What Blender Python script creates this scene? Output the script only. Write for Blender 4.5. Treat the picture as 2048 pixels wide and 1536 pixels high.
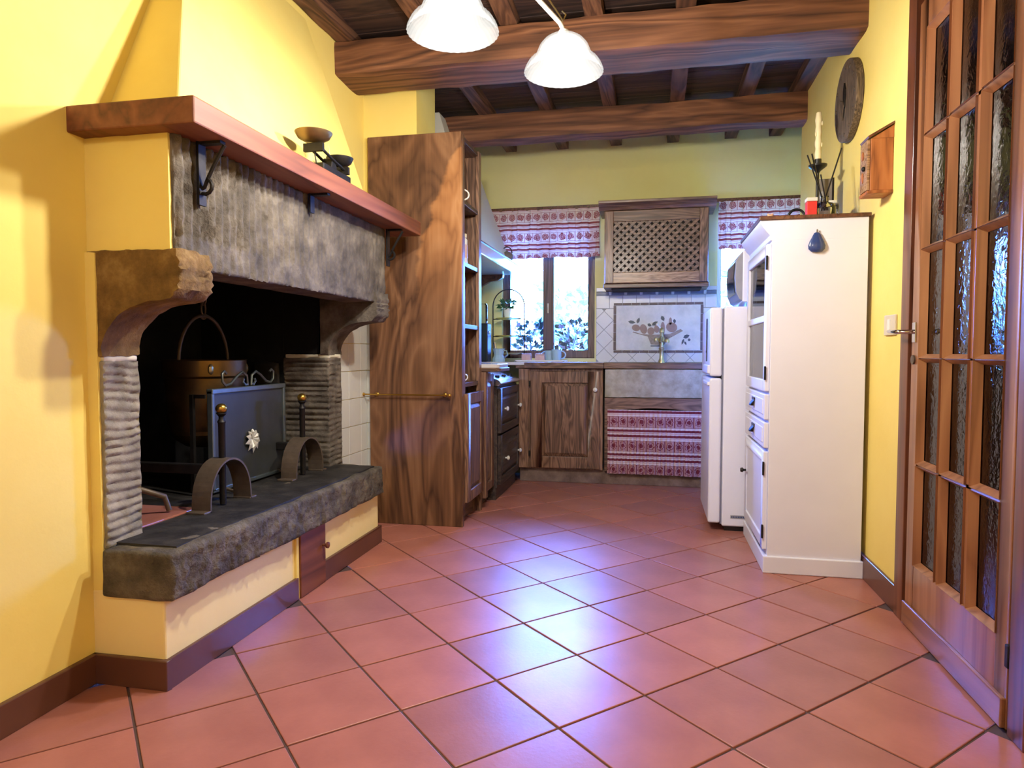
import bpy, bmesh, math, random
from mathutils import Vector, Matrix, noise
random.seed(7)
PI = math.pi
S = bpy.context.scene
COL = S.collection
for _o in list(bpy.data.objects):
    bpy.data.objects.remove(_o)

# ------------------------------------------------------------------ camera, world, exposure
F_PX, CAM_H = 1350.0, 0.97
d = Vector((1305 - 1024, -(705 - 768), F_PX)).normalized()      # room depth axis in camera coordinates
p = math.atan2(d.y, d.z)
zc = Vector((0, math.cos(p), -math.sin(p)))
xc = d.cross(zc)
if xc.x < 0:
    xc = -xc
right = Vector((xc.x, d.x, zc.x)); up = Vector((xc.y, d.y, zc.y)); fwd = Vector((xc.z, d.z, zc.z))
cam_d = bpy.data.cameras.new('camera'); cam = bpy.data.objects.new('camera', cam_d); COL.objects.link(cam)
m3 = Matrix((right, up, -fwd)).transposed()
cam.matrix_world = Matrix.Translation((0, 0, CAM_H)) @ m3.to_4x4()
cam_d.sensor_width = 36.0; cam_d.lens = F_PX / 2048 * 36; cam_d.clip_start = 0.02; cam_d.clip_end = 200
S.camera = cam

W = bpy.data.worlds.new('sky'); S.world = W; W.use_nodes = True
wn = W.node_tree.nodes; wl = W.node_tree.links
bg = wn['Background']
bg.inputs['Color'].default_value = (0.09, 0.24, 1.0, 1); bg.inputs['Strength'].default_value = 105.0
S.view_settings.view_transform = 'Standard'; S.view_settings.look = 'None'
S.view_settings.gamma = 1.0; S.view_settings.exposure = 0.55; S.view_settings.use_curve_mapping = False
LAMP_W = 44.0
LAMP_COL = (1.0, 0.94, 0.84)
S.cycles.use_denoising = True
S.cycles.max_bounces = 8; S.cycles.sample_clamp_indirect = 10.0

def portal(name, loc, rot, sx, sy):
    l = bpy.data.lights.new(name, 'AREA'); l.shape = 'RECTANGLE'; l.size = sx; l.size_y = sy
    l.cycles.is_portal = True
    o = bpy.data.objects.new(name, l); o.location = loc; o.rotation_euler = rot; COL.objects.link(o)
portal('window_portal', (-0.81, 5.46, 1.45), (-PI / 2, 0, 0), 0.9, 1.2)
portal('window_portal', (0.78, 5.46, 1.45), (-PI / 2, 0, 0), 0.7, 1.2)
portal('window_portal', (-0.25, -1.75, 1.4), (PI / 2, 0, 0), .5, .5)  # portal of the added front window

# ------------------------------------------------------------------ materials
M = {}
def srgb(r, g, b):
    f = lambda c: (c / 255 / 12.92) if c / 255 <= .04045 else ((c / 255 + .055) / 1.055) ** 2.4
    return (f(r), f(g), f(b), 1)
class NT:
    def __init__(s, name):
        m = bpy.data.materials.new(name); m.use_nodes = True
        s.m = m; s.t = m.node_tree; s.n = s.t.nodes; s.l = s.t.links
        s.b = s.n['Principled BSDF']; s.out = s.n['Material Output']
    def add(s, typ, **k):
        nd = s.n.new(typ)
        for a, v in k.items(): setattr(nd, a, v)
        return nd
    def coord(s, kind='Object', scale=(1, 1, 1), loc=(0, 0, 0), rot=(0, 0, 0)):
        tc = s.add('ShaderNodeTexCoord'); mp = s.add('ShaderNodeMapping')
        mp.inputs['Scale'].default_value = scale; mp.inputs['Location'].default_value = loc; mp.inputs['Rotation'].default_value = rot
        s.l.new(tc.outputs[kind], mp.inputs[0]); return mp.outputs[0]
    def noise(s, vec, scale, detail=4, rough=.55, dist=0):
        nd = s.add('ShaderNodeTexNoise'); nd.inputs['Scale'].default_value = scale; nd.inputs['Detail'].default_value = detail
        nd.inputs['Roughness'].default_value = rough; nd.inputs['Distortion'].default_value = dist
        if vec is not None: s.l.new(vec, nd.inputs['Vector'])
        return nd.outputs['Fac']
    def ramp(s, fac, stops, interp='LINEAR'):
        nd = s.add('ShaderNodeValToRGB'); cr = nd.color_ramp; cr.interpolation = interp
        while len(cr.elements) < len(stops): cr.elements.new(.5)
        for e, (q, c) in zip(cr.elements, stops): e.position = q; e.color = c
        s.l.new(fac, nd.inputs[0]); return nd.outputs[0]
    def math(s, op, a, b=None, c=None, clamp=False):
        nd = s.add('ShaderNodeMath', operation=op); nd.use_clamp = clamp
        for i, v in enumerate((a, b, c)):
            if v is None: continue
            if isinstance(v, (int, float)): nd.inputs[i].default_value = v
            else: s.l.new(v, nd.inputs[i])
        return nd.outputs[0]
    def mix(s, fac, a, b, mode='MIX'):
        nd = s.add('ShaderNodeMix'); nd.data_type = 'RGBA'; nd.blend_type = mode
        for key, v in ((0, fac), (6, a), (7, b)):
            if isinstance(v, (int, float)): nd.inputs[key].default_value = v
            elif isinstance(v, tuple): nd.inputs[key].default_value = v
            else: s.l.new(v, nd.inputs[key])
        return nd.outputs[2]
    def bump(s, h, strength=.3, dist=.01):
        nd = s.add('ShaderNodeBump'); nd.inputs['Strength'].default_value = strength; nd.inputs['Distance'].default_value = dist
        s.l.new(h, nd.inputs['Height']); s.l.new(nd.outputs[0], s.b.inputs['Normal'])
    def color(s, c):
        if isinstance(c, tuple): s.b.inputs['Base Color'].default_value = c
        else: s.l.new(c, s.b.inputs['Base Color'])
    def set(s, **k):
        for a, v in k.items():
            s.b.inputs[{'rough': 'Roughness', 'metal': 'Metallic', 'spec': 'Specular IOR Level', 'coat': 'Coat Weight', 'coatr': 'Coat Roughness', 'trans': 'Transmission Weight'}[a]].default_value = v

def plain(name, c, rough=.5, metal=0, var=.08, vs=12, bump=0, coat=0, spec=.5):
    t = NT(name); v = t.coord()
    n = t.noise(v, vs, 4)
    lo = tuple(x * (1 - var) for x in c[:3]) + (1,); hi = tuple(min(1, x * (1 + var)) for x in c[:3]) + (1,)
    t.color(t.ramp(n, [(.3, lo), (.7, hi)])); t.set(rough=rough, metal=metal, coat=coat, spec=spec)
    if bump: t.bump(n, bump, .004)
    M[name] = t.m; return t.m

def wood(name, dark, mid, light, axis='z', scale=1.0, rough=.45, coat=.0, figure=2.2, bump=.12):
    t = NT(name)
    s1 = {'x': (.09, 1, 1), 'y': (1, .09, 1), 'z': (1, 1, .09)}[axis]
    v = t.coord(scale=tuple(a * 7 * scale for a in s1))
    tc = t.add('ShaderNodeObjectInfo')
    off = t.add('ShaderNodeVectorMath', operation='ADD')
    cm = t.add('ShaderNodeCombineXYZ')
    r10 = t.math('MULTIPLY', tc.outputs['Random'], 13.0)
    for i in range(3): t.l.new(r10, cm.inputs[i])
    t.l.new(v, off.inputs[0]); t.l.new(cm.outputs[0], off.inputs[1])
    vec = off.outputs[0]
    n1 = t.noise(vec, 1.0, 3, .5, figure)
    rings = t.math('FRACT', t.math('MULTIPLY', n1, 7.0))
    rings = t.math('ABSOLUTE', t.math('SUBTRACT', rings, .5))
    s2 = t.add('ShaderNodeMapping'); s2.inputs['Scale'].default_value = tuple(9 if a == 1 else 1.6 for a in s1)
    t.l.new(vec, s2.inputs[0])
    fine = t.noise(s2.outputs[0], 1.0, 3, .6)
    f = t.math('ADD', t.math('MULTIPLY', rings, .75), t.math('MULTIPLY', fine, .55))
    big = t.noise(vec, .35, 2)
    f = t.math('ADD', f, t.math('MULTIPLY', t.math('SUBTRACT', big, .5), .5))
    t.color(t.ramp(f, [(.2, dark), (.45, mid), (.78, light)]))
    t.set(rough=rough, coat=coat, coatr=.2)
    if bump: t.bump(f, bump, .004)
    M[name] = t.m; return t.m

# wall plaster
def plaster(name, c, c2, bump=.18):
    t = NT(name); v = t.coord()
    n = t.noise(v, 1.6, 5, .6); n2 = t.noise(v, 42, 3, .6)
    t.color(t.ramp(n, [(.35, c2), (.65, c)])); t.set(rough=.75, spec=.3); t.bump(n2, bump, .003)
    M[name] = t.m
plaster('plaster_yellow', (0.86, 0.69, 0.215, 1), (0.82, 0.63, 0.17, 1))
plaster('plaster_yellow_lit', (0.86, 0.71, 0.34, 1), (0.83, 0.66, 0.28, 1))  # paler copy of the yellow plaster, mostly bright light put into its colour
plaster('plaster_green', (0.76, 0.72, 0.33, 1), (0.72, 0.67, 0.28, 1))
plaster('plaster_white', (0.80, 0.78, 0.72, 1), (0.76, 0.73, 0.66, 1))
# terracotta floor
t = NT('terracotta'); v = t.coord()
oi = t.add('ShaderNodeObjectInfo')
n = t.noise(v, 5, 4, .6); n3 = t.noise(v, 70, 3, .6)
n2v = t.add('ShaderNodeTexVoronoi'); n2v.feature = 'DISTANCE_TO_EDGE'; n2v.inputs['Scale'].default_value = 85; t.l.new(v, n2v.inputs[0])
base = t.ramp(n, [(.3, (0.345, 0.125, 0.095, 1)), (.7, (0.44, 0.168, 0.125, 1))])
tint = t.ramp(oi.outputs['Random'], [(0, (0.86, 0.88, 0.92, 1)), (1, (1.1, 1.05, 1.0, 1))])
t.color(t.mix(1.0, base, tint, 'MULTIPLY'))
t.l.new(t.math('ADD', t.math('MULTIPLY', n3, .14), .25), t.b.inputs['Roughness'])
t.set(spec=.32, coat=.08, coatr=.28)
t.bump(t.math('ADD', t.math('MULTIPLY', n3, .6), t.math('MULTIPLY', n, .5)), .16, .004)
M['terracotta'] = t.m
plain('grout', (0.09, 0.05, 0.045, 1), .8)
# woods
wood('beam_wood', srgb(66, 40, 28), srgb(110, 70, 48), srgb(150, 102, 72), 'x', .8, .7, figure=.5, bump=.4)
wood('rafter_wood', srgb(50, 32, 26), srgb(92, 60, 44), srgb(128, 90, 66), 'y', .6, .7, bump=.3)
wood('board_wood', srgb(34, 22, 20), srgb(58, 38, 34), srgb(80, 56, 46), 'x', .6, .75, bump=.3)
wood('mantel_wood', srgb(84, 43, 25), srgb(116, 63, 39), srgb(134, 80, 52), 'y', .5, .6, coat=.0, figure=.8, bump=.05)
wood('cabinet_wood', srgb(70, 48, 36), srgb(118, 86, 66), srgb(158, 122, 96), 'z', 1.2, .42, coat=.1)
wood('cabinet_wood_x', srgb(64, 44, 34), srgb(104, 76, 58), srgb(142, 110, 86), 'x', 1.2, .42, coat=.1)
wood('cabinet_wood_y', srgb(52, 34, 26), srgb(88, 60, 46), srgb(124, 92, 70), 'y', .8, .42, coat=.1)
wood('drawer_wood', srgb(34, 28, 26), srgb(58, 48, 44), srgb(82, 70, 62), 'y', .9, .45, coat=.1)
wood('light_grain', srgb(96, 62, 40), srgb(160, 122, 88), srgb(190, 158, 124), 'x', 1.3, .4, coat=.1, figure=3)
wood('door_wood', srgb(112, 68, 42), srgb(142, 92, 60), srgb(160, 110, 74), 'z', .7, .3, coat=.35, figure=.7, bump=.03)
wood('door_wood_y', srgb(112, 68, 42), srgb(142, 92, 60), srgb(160, 110, 74), 'y', .7, .3, coat=.35, figure=.7, bump=.03)
wood('jamb_wood', srgb(70, 38, 24), srgb(100, 56, 36), srgb(118, 70, 46), 'z', .7, .35, coat=.3, figure=.6, bump=.03)
wood('box_wood', srgb(120, 66, 34), srgb(164, 98, 54), srgb(180, 116, 70), 'z', 1.4, .5, figure=.5)
wood('dark_edge', srgb(60, 36, 24), srgb(96, 60, 42), srgb(120, 82, 56), 'y', .8, .4, coat=.1)
wood('window_wood', srgb(54, 40, 36), srgb(86, 64, 56), srgb(112, 88, 76), 'z', .8, .45)
wood('clock_wood', srgb(58, 46, 38), srgb(96, 80, 66), srgb(134, 114, 94), 'z', 1.5, .7, figure=4, bump=.5)
# figured tall panel
t = NT('figured_panel'); tc = t.add('ShaderNodeTexCoord'); sp = t.add('ShaderNodeSeparateXYZ'); t.l.new(tc.outputs['Object'], sp.inputs[0])
v1 = t.coord(scale=(3.2, 3.2, .75), loc=(.4, 0, .2))
n1 = t.noise(v1, 1.3, 3, .5, 1.1)
rings = t.math('ABSOLUTE', t.math('SUBTRACT', t.math('FRACT', t.math('MULTIPLY', n1, 5.0)), .5))
v2 = t.coord(scale=(60, 60, 3)); fine = t.noise(v2, 1.0, 4, .6)
big = t.noise(t.coord(scale=(2.2, 2.2, .5)), 1.0, 2)
f = t.math('ADD', t.math('MULTIPLY', rings, .62), t.math('ADD', t.math('MULTIPLY', fine, .28), t.math('MULTIPLY', big, .42)))
dark = t.ramp(f, [(.3, srgb(66, 42, 28)), (.52, srgb(110, 76, 52)), (.8, srgb(146, 108, 78))])
light = t.ramp(f, [(.25, srgb(134, 86, 48)), (.5, srgb(178, 122, 74)), (.85, srgb(200, 150, 100))])
# sapwood streak: x > boundary(z), fading out below
nb = t.noise(t.coord(scale=(1, 1, 5)), 1.6, 3)
xb = t.math('ADD', t.math('MULTIPLY', t.math('SUBTRACT', sp.outputs[2], 2.1), .40), .245)
xb = t.math('MAXIMUM', xb, .01)
xb = t.math('ADD', xb, t.math('MULTIPLY', t.math('SUBTRACT', nb, .5), .16))
msk = t.math('MULTIPLY', t.math('SUBTRACT', sp.outputs[0], xb), 45.0, clamp=True)
fade = t.math('MULTIPLY', t.math('SUBTRACT', sp.outputs[2], 1.15), 2.2, clamp=True)
top = t.math('MULTIPLY', t.math('SUBTRACT', 2.13, sp.outputs[2]), 30, clamp=True)
msk = t.math('MULTIPLY', t.math('MULTIPLY', msk, fade), top)
t.color(t.mix(t.math('MULTIPLY', msk, .65), dark, light)); t.set(rough=.55, spec=.3); t.bump(fine, .06, .003); M['figured_panel'] = t.m
# stone
def stone(name, a, b, c, rough=.85, bump=.5, sc=9):
    t = NT(name); v = t.coord()
    n = t.noise(v, sc, 6, .65); nb = t.noise(v, sc * 5, 5, .65)
    t.color(t.ramp(n, [(.3, a), (.5, b), (.72, c)])); t.set(rough=rough, spec=.3)
    t.bump(t.math('ADD', t.math('MULTIPLY', nb, .8), n), bump, .014); M[name] = t.m
stone('stone_grey', srgb(60, 54, 48), srgb(92, 84, 76), srgb(124, 114, 102))
stone('stone_dark', srgb(54, 49, 43), srgb(88, 80, 70), srgb(124, 114, 98), bump=1.0)
stone('stone_brown', srgb(78, 58, 28), srgb(118, 90, 48), srgb(156, 128, 80))
stone('stone_light', srgb(96, 88, 74), srgb(132, 123, 106), srgb(164, 154, 134), bump=.4)
stone('stone_sink', srgb(140, 134, 112), srgb(166, 160, 138), srgb(188, 184, 164), rough=.6, bump=.15, sc=14)
stone('hearth_black', srgb(26, 24, 24), srgb(44, 41, 40), srgb(66, 62, 58), rough=.6, bump=.25)
stone('soot', srgb(9, 9, 10), srgb(18, 17, 18), srgb(40, 38, 37), rough=.9, bump=.3, sc=4)
plain('mortar', srgb(200, 192, 170), .9, bump=.4)
stone('kick_stone', srgb(96, 80, 72), srgb(124, 104, 94), srgb(150, 130, 118), bump=.2)
# metals, ceramics, paint
plain('iron', srgb(46, 43, 42), .5, .75, .25, 20, .3)
plain('iron_rust', srgb(96, 82, 70), .5, .35, .25, 18, .3)
plain('screen_mesh', srgb(72, 74, 74), .45, .6, .12, 8)
plain('screen_frame', srgb(118, 128, 128), .35, .8, .1, 20)
plain('emblem_metal', srgb(190, 188, 180), .4, .3, .05, 20)
plain('brass', srgb(190, 150, 70), .28, .95, .12, 20)
plain('brass_pale', srgb(200, 186, 140), .3, .8, .15, 30)
plain('copper_pot', srgb(120, 96, 66), .38, .85, .25, 9, .2)
plain('steel', srgb(190, 192, 196), .22, .95, .05, 20)
plain('chrome', srgb(205, 205, 210), .12, 1.0, .03, 20)
plain('white_paint', srgb(222, 222, 238), .45, 0, .02, 6)
plain('fridge_white', srgb(226, 227, 244), .35, 0, .015, 6)
plain('gasket', srgb(120, 122, 140), .6)
plain('white_ceramic', srgb(228, 226, 222), .2, 0, .03, 8, coat=.4)
plain('blue_ceramic', srgb(164, 196, 214), .2, 0, .04, 8, coat=.4)
plain('pink_ceramic', srgb(204, 172, 168), .35, 0, .1, 40)
plain('black_plastic', srgb(22, 22, 26), .35)
plain('dark_glass', srgb(30, 36, 38), .12, 0, .1, 5)
plain('grey_plastic', srgb(150, 150, 156), .5)
plain('pear_blue', srgb(46, 66, 120), .25, 0, .12, 10, coat=.5)
plain('wax', srgb(226, 214, 176), .5, 0, .05, 20, .1)
plain('red_card', srgb(206, 52, 44), .5)
plain('paper', srgb(214, 206, 196), .6)
plain('grey_board', srgb(120, 112, 108), .6)
plain('switch_plastic', srgb(206, 196, 180), .4, 0, .02)
plain('yellow_plate', srgb(186, 168, 72), .35, 0, .05)
plain('leaf_green', srgb(58, 104, 62), .5, 0, .3, 20)
plain('leaf_pale', srgb(120, 160, 120), .5, 0, .3, 20)
plain('leaf_dark', (.022, .034, .028, 1), .5, 0, .5, 20, spec=.15)
plain('stem', srgb(96, 88, 78), .6)
plain('petal', srgb(110, 90, 100), .5, 0, .1, 20)
plain('terracotta_pot', srgb(168, 96, 66), .7)
plain('lawn', srgb(150, 172, 120), .9, 0, .25, 2)
plain('figurine', srgb(214, 170, 140), .4, 0, .15, 30)
plain('wall_tile', srgb(206, 208, 204), .3, 0, .03, 8, coat=.2)
plain('wall_tile_grout', srgb(150, 152, 152), .8)
plain('border_grey', srgb(104, 108, 122), .4, 0, .2, 14)
plain('border_brown', srgb(84, 66, 64), .45, 0, .25, 24)
plain('mosaic_leaf', srgb(40, 56, 62), .4)
plain('mosaic_fruit', srgb(140, 116, 104), .45, 0, .15, 30)
plain('mosaic_basket', srgb(136, 122, 108), .5, 0, .3, 60)
stone('marble_panel', srgb(186, 190, 182), srgb(204, 206, 198), srgb(218, 218, 210), rough=.4, bump=.05, sc=10)
plain('counter_tile', srgb(206, 204, 204), .16, 0, .04, 10, coat=.5)
plain('cabinet_dark', srgb(26, 20, 18), .8)
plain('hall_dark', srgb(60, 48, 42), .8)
plain('baseboard', srgb(92, 56, 44), .4, 0, .12, 6, coat=.2)
# striped cloth
def cloth(name, red, pink, wht, period, ztop, dark_motif, tl):
    t = NT(name); tc = t.add('ShaderNodeTexCoord'); sp = t.add('ShaderNodeSeparateXYZ'); t.l.new(tc.outputs['Object'], sp.inputs[0])
    g = t.math('FRACT', t.math('ADD', t.math('DIVIDE', t.math('SUBTRACT', ztop, sp.outputs[2]), period), 3.0))
    red, pink, wht = srgb(*red), srgb(*pink), srgb(*wht)
    st = t.ramp(g, [(0, red), (.015, wht), (.44, red), (.455, wht), (.54, red), (.64, wht), (.67, pink), (.70, wht), (.76, red), (.86, wht), (.90, pink), (.92, wht)], 'CONSTANT')
    u = t.math('FRACT', t.math('DIVIDE', sp.outputs[0], .066))
    du = t.math('ABSOLUTE', t.math('SUBTRACT', u, .5))
    dv = t.math('ABSOLUTE', t.math('SUBTRACT', t.math('DIVIDE', g, .43), .5))
    rr = t.math('SQRT', t.math('ADD', t.math('MULTIPLY', du, du), t.math('MULTIPLY', dv, dv)))
    wob = t.math('MULTIPLY', t.math('SUBTRACT', t.noise(t.coord(scale=(60, 1, 60)), 1.0, 2, .6), .5), .5)
    rr = t.math('ADD', rr, wob)
    motc = t.ramp(rr, [(0, pink if not dark_motif else red), (.12, red), (.20, pink), (.30, red), (.37, pink if dark_motif else wht)], 'CONSTANT')
    edge = t.math('GREATER_THAN', du, .455)
    motc = t.mix(edge, motc, red if dark_motif else pink)
    inm = t.math('MULTIPLY', t.math('GREATER_THAN', g, .015), t.math('LESS_THAN', g, .44))
    col = t.mix(inm, st, motc)
    t.color(col); t.set(rough=.85, spec=.2)
    tr = t.add('ShaderNodeBsdfTranslucent'); t.l.new(col, tr.inputs[0])
    mx = t.add('ShaderNodeMixShader'); mx.inputs[0].default_value = tl
    t.l.new(t.b.outputs[0], mx.inputs[1]); t.l.new(tr.outputs[0], mx.inputs[2]); t.l.new(mx.outputs[0], t.out.inputs[0])
    M[name] = t.m
cloth('cloth_valance', (164, 92, 98), (206, 164, 166), (236, 224, 222), .155, .35, False, .3)  # paler cloth and motif: window backlight put into the colours
cloth('cloth_sink', (126, 52, 70), (190, 146, 152), (224, 208, 212), .175, .42, True, .1)
# glass
def thin_glass(name, tint, rough, bumpk=0, ior=1.5, bs=60):
    t = NT(name); t.n.remove(t.b)
    tr = t.add('ShaderNodeBsdfTransparent'); tr.inputs[0].default_value = tint
    gl = t.add('ShaderNodeBsdfGlossy'); gl.inputs['Roughness'].default_value = rough
    fr = t.add('ShaderNodeFresnel'); fr.inputs[0].default_value = ior
    mx = t.add('ShaderNodeMixShader')
    t.l.new(fr.outputs[0], mx.inputs[0]); t.l.new(tr.outputs[0], mx.inputs[1]); t.l.new(gl.outputs[0], mx.inputs[2]); t.l.new(mx.outputs[0], t.out.inputs[0])
    if bumpk:
        v = t.coord(); nz = t.noise(v, bs, 2, .5, .5)
        b = t.add('ShaderNodeBump'); b.inputs['Strength'].default_value = bumpk; b.inputs['Distance'].default_value = .004
        t.l.new(nz, b.inputs['Height']); t.l.new(b.outputs[0], gl.inputs['Normal']); t.l.new(b.outputs[0], fr.inputs['Normal'])
    M[name] = t.m
thin_glass('window_glass', (.96, .98, 1, 1), .02)
thin_glass('door_glass', (.55, .5, .5, 1), .05, .5, 1.75, 45)
thin_glass('clear_glass', (.92, .94, .95, 1), .04, 0, 1.5)
# lamp
t = NT('shade_glass'); t.n.remove(t.b)
tr = t.add('ShaderNodeBsdfTransparent'); tr.inputs[0].default_value = (.72, .72, .72, 1)
lw = t.add('ShaderNodeLayerWeight'); lw.inputs[0].default_value = .35
em = t.add('ShaderNodeEmission'); em.inputs[0].default_value = (1, .97, .9, 1)
t.l.new(t.math('SUBTRACT', .52, t.math('MULTIPLY', lw.outputs['Facing'], .42)), em.inputs[1])
ad = t.add('ShaderNodeAddShader')
t.l.new(tr.outputs[0], ad.inputs[0]); t.l.new(em.outputs[0], ad.inputs[1]); t.l.new(ad.outputs[0], t.out.inputs[0])
M['shade_glass'] = t.m
t = NT('bulb_glow'); t.n.remove(t.b); em = t.add('ShaderNodeEmission'); em.inputs[0].default_value = (1, .93, .8, 1); em.inputs[1].default_value = 12; t.l.new(em.outputs[0], t.out.inputs[0]); M['bulb_glow'] = t.m
t = NT('fill_glow'); t.n.remove(t.b); em = t.add('ShaderNodeEmission'); em.inputs[0].default_value = (1, .94, .84, 1); em.inputs[1].default_value = 75; t.l.new(em.outputs[0], t.out.inputs[0]); M['fill_glow'] = t.m  # glow of the added fill globe

# ------------------------------------------------------------------ geometry helpers
ORG = {}
def org(o): return ORG.get(o.name, Vector((0, 0, 0))) if o else Vector((0, 0, 0))
def tag(o, label=None, cat=None, group=None, kind=None):
    if label: o['label'] = label
    if cat: o['category'] = cat
    if group: o['group'] = group
    if kind: o['kind'] = kind
    return o
def thing(name, label, cat, loc=(0, 0, 0), group=None):
    o = bpy.data.objects.new(name, None); COL.objects.link(o); o.location = loc; o.empty_display_size = .05
    ORG[o.name] = Vector(loc); return tag(o, label, cat, group)
class MB:
    def __init__(s): s.v = []; s.f = []
    def raw(s, vs, fs):
        k = len(s.v); s.v += [Vector(q) for q in vs]; s.f += [[i + k for i in f] for f in fs]; return s
    def box(s, x0, x1, y0, y1, z0, z1):
        return s.raw([(x, y, z) for z in (z0, z1) for y in (y0, y1) for x in (x0, x1)],
                     [(0, 2, 3, 1), (4, 5, 7, 6), (0, 1, 5, 4), (2, 6, 7, 3), (0, 4, 6, 2), (1, 3, 7, 5)])
    def prism(s, poly, axis, a0, a1):
        # poly in the plane across axis: x->(y,z)  y->(x,z)  z->(x,y)
        mk = {'x': lambda q, a: (a, q[0], q[1]), 'y': lambda q, a: (q[0], a, q[1]), 'z': lambda q, a: (q[0], q[1], a)}[axis]
        n = len(poly)
        return s.raw([mk(q, a0) for q in poly] + [mk(q, a1) for q in poly],
                     [tuple(range(n)), tuple(range(2 * n - 1, n - 1, -1))] + [(i, i + n, (i + 1) % n + n, (i + 1) % n) for i in range(n)])
    def tube(s, pts, r, n=8, cap=True):
        pts = [Vector(q) for q in pts]; rs = r if isinstance(r, (list, tuple)) else [r] * len(pts)
        rings = []; ref = None
        for i, q in enumerate(pts):
            tg = (pts[min(i + 1, len(pts) - 1)] - pts[max(i - 1, 0)]).normalized()
            if ref is None:
                ref = Vector((0, 0, 1)) if abs(tg.z) < .9 else Vector((1, 0, 0))
            a = (ref - tg * ref.dot(tg)).normalized(); b = tg.cross(a); ref = a
            rings.append([q + (a * math.cos(2 * PI * k / n) + b * math.sin(2 * PI * k / n)) * rs[i] for k in range(n)])
        vs = [q for rg in rings for q in rg]
        fs = [(i * n + k, i * n + (k + 1) % n, (i + 1) * n + (k + 1) % n, (i + 1) * n + k) for i in range(len(pts) - 1) for k in range(n)]
        if cap: fs += [tuple(range(n - 1, -1, -1)), tuple(range((len(pts) - 1) * n, len(pts) * n))]
        return s.raw(vs, fs)
    def lathe(s, prof, c, n=24, axis='z', ripple=0, rn=0):
        vs = []
        for (r, h) in prof:
            for k in range(n):
                a = 2 * PI * k / n; rr = max(r, 1e-4) * (1 + ripple * math.cos(rn * a))
                x, y = rr * math.cos(a), rr * math.sin(a)
                vs.append({'z': (c[0] + x, c[1] + y, c[2] + h), 'x': (c[0] + h, c[1] + x, c[2] + y), 'y': (c[0] + x, c[1] + h, c[2] + y)}[axis])
        m = len(prof)
        return s.raw(vs, [(i * n + k, i * n + (k + 1) % n, (i + 1) * n + (k + 1) % n, (i + 1) * n + k) for i in range(m - 1) for k in range(n)])
    def ball(s, c, r, n=14, sc=(1, 1, 1)):
        m = n // 2
        vs = [(c[0] + r * sc[0] * math.sin(PI * i / m) * math.cos(2 * PI * k / n), c[1] + r * sc[1] * math.sin(PI * i / m) * math.sin(2 * PI * k / n), c[2] + r * sc[2] * math.cos(PI * i / m)) for i in range(m + 1) for k in range(n)]
        return s.raw(vs, [(i * n + k, (i + 1) * n + k, (i + 1) * n + (k + 1) % n, i * n + (k + 1) % n) for i in range(m) for k in range(n)])
    def grid(s, fn, nu, nv):
        vs = [fn(i / nu, j / nv) for j in range(nv + 1) for i in range(nu + 1)]
        return s.raw(vs, [(j * (nu + 1) + i, j * (nu + 1) + i + 1, (j + 1) * (nu + 1) + i + 1, (j + 1) * (nu + 1) + i) for j in range(nv) for i in range(nu)])
    def sheet(s, fn, nu, nv, th, nrm):
        # closed thin solid around a surface
        q = Vector(nrm) * th
        k = len(s.v)
        s.grid(fn, nu, nv); s.grid(lambda a, b: Vector(fn(a, b)) + q, nu, nv)
        N = (nu + 1) * (nv + 1); W_ = nu + 1
        ed = [(i, i + 1) for i in range(nu)] + [(nv * W_ + i + 1, nv * W_ + i) for i in range(nu)] + [((j + 1) * W_, j * W_) for j in range(nv)] + [(j * W_ + nu, (j + 1) * W_ + nu) for j in range(nv)]
        s.f += [[k + a, k + b, k + N + b, k + N + a] for a, b in ed]
        return s
    def build(s, name, mat, parent=None, origin=None, bev=0, seg=2, smooth=None, weld=False, sub=0):
        o0 = org(parent) if parent else Vector(origin if origin is not None else (0, 0, 0))
        me = bpy.data.meshes.new(name); me.from_pydata([q - o0 for q in s.v], [], s.f)
        bm = bmesh.new(); bm.from_mesh(me)
        bmesh.ops.remove_doubles(bm, verts=bm.verts, dist=1e-6)
        if bev:
            es = [e for e in bm.edges if len(e.link_faces) == 2 and e.calc_face_angle(0) > .5]
            bmesh.ops.bevel(bm, geom=es, offset=bev, segments=seg, affect='EDGES', profile=.5, clamp_overlap=True)
        bmesh.ops.recalc_face_normals(bm, faces=bm.faces)
        bm.to_mesh(me); bm.free()
        if smooth or bev:
            me.polygons.foreach_set('use_smooth', [True] * len(me.polygons)); me.set_sharp_from_angle(angle=smooth or .25)
        me.materials.append(M[mat])
        o = bpy.data.objects.new(name, me); COL.objects.link(o)
        if parent: o.parent = parent; ORG[o.name] = o0
        else: o.location = o0; ORG[o.name] = o0
        return o
def nz(x, y, z, s=1.0): return noise.noise(Vector((x * s + 7.3, y * s - 3.1, z * s + 1.7)))
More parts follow.
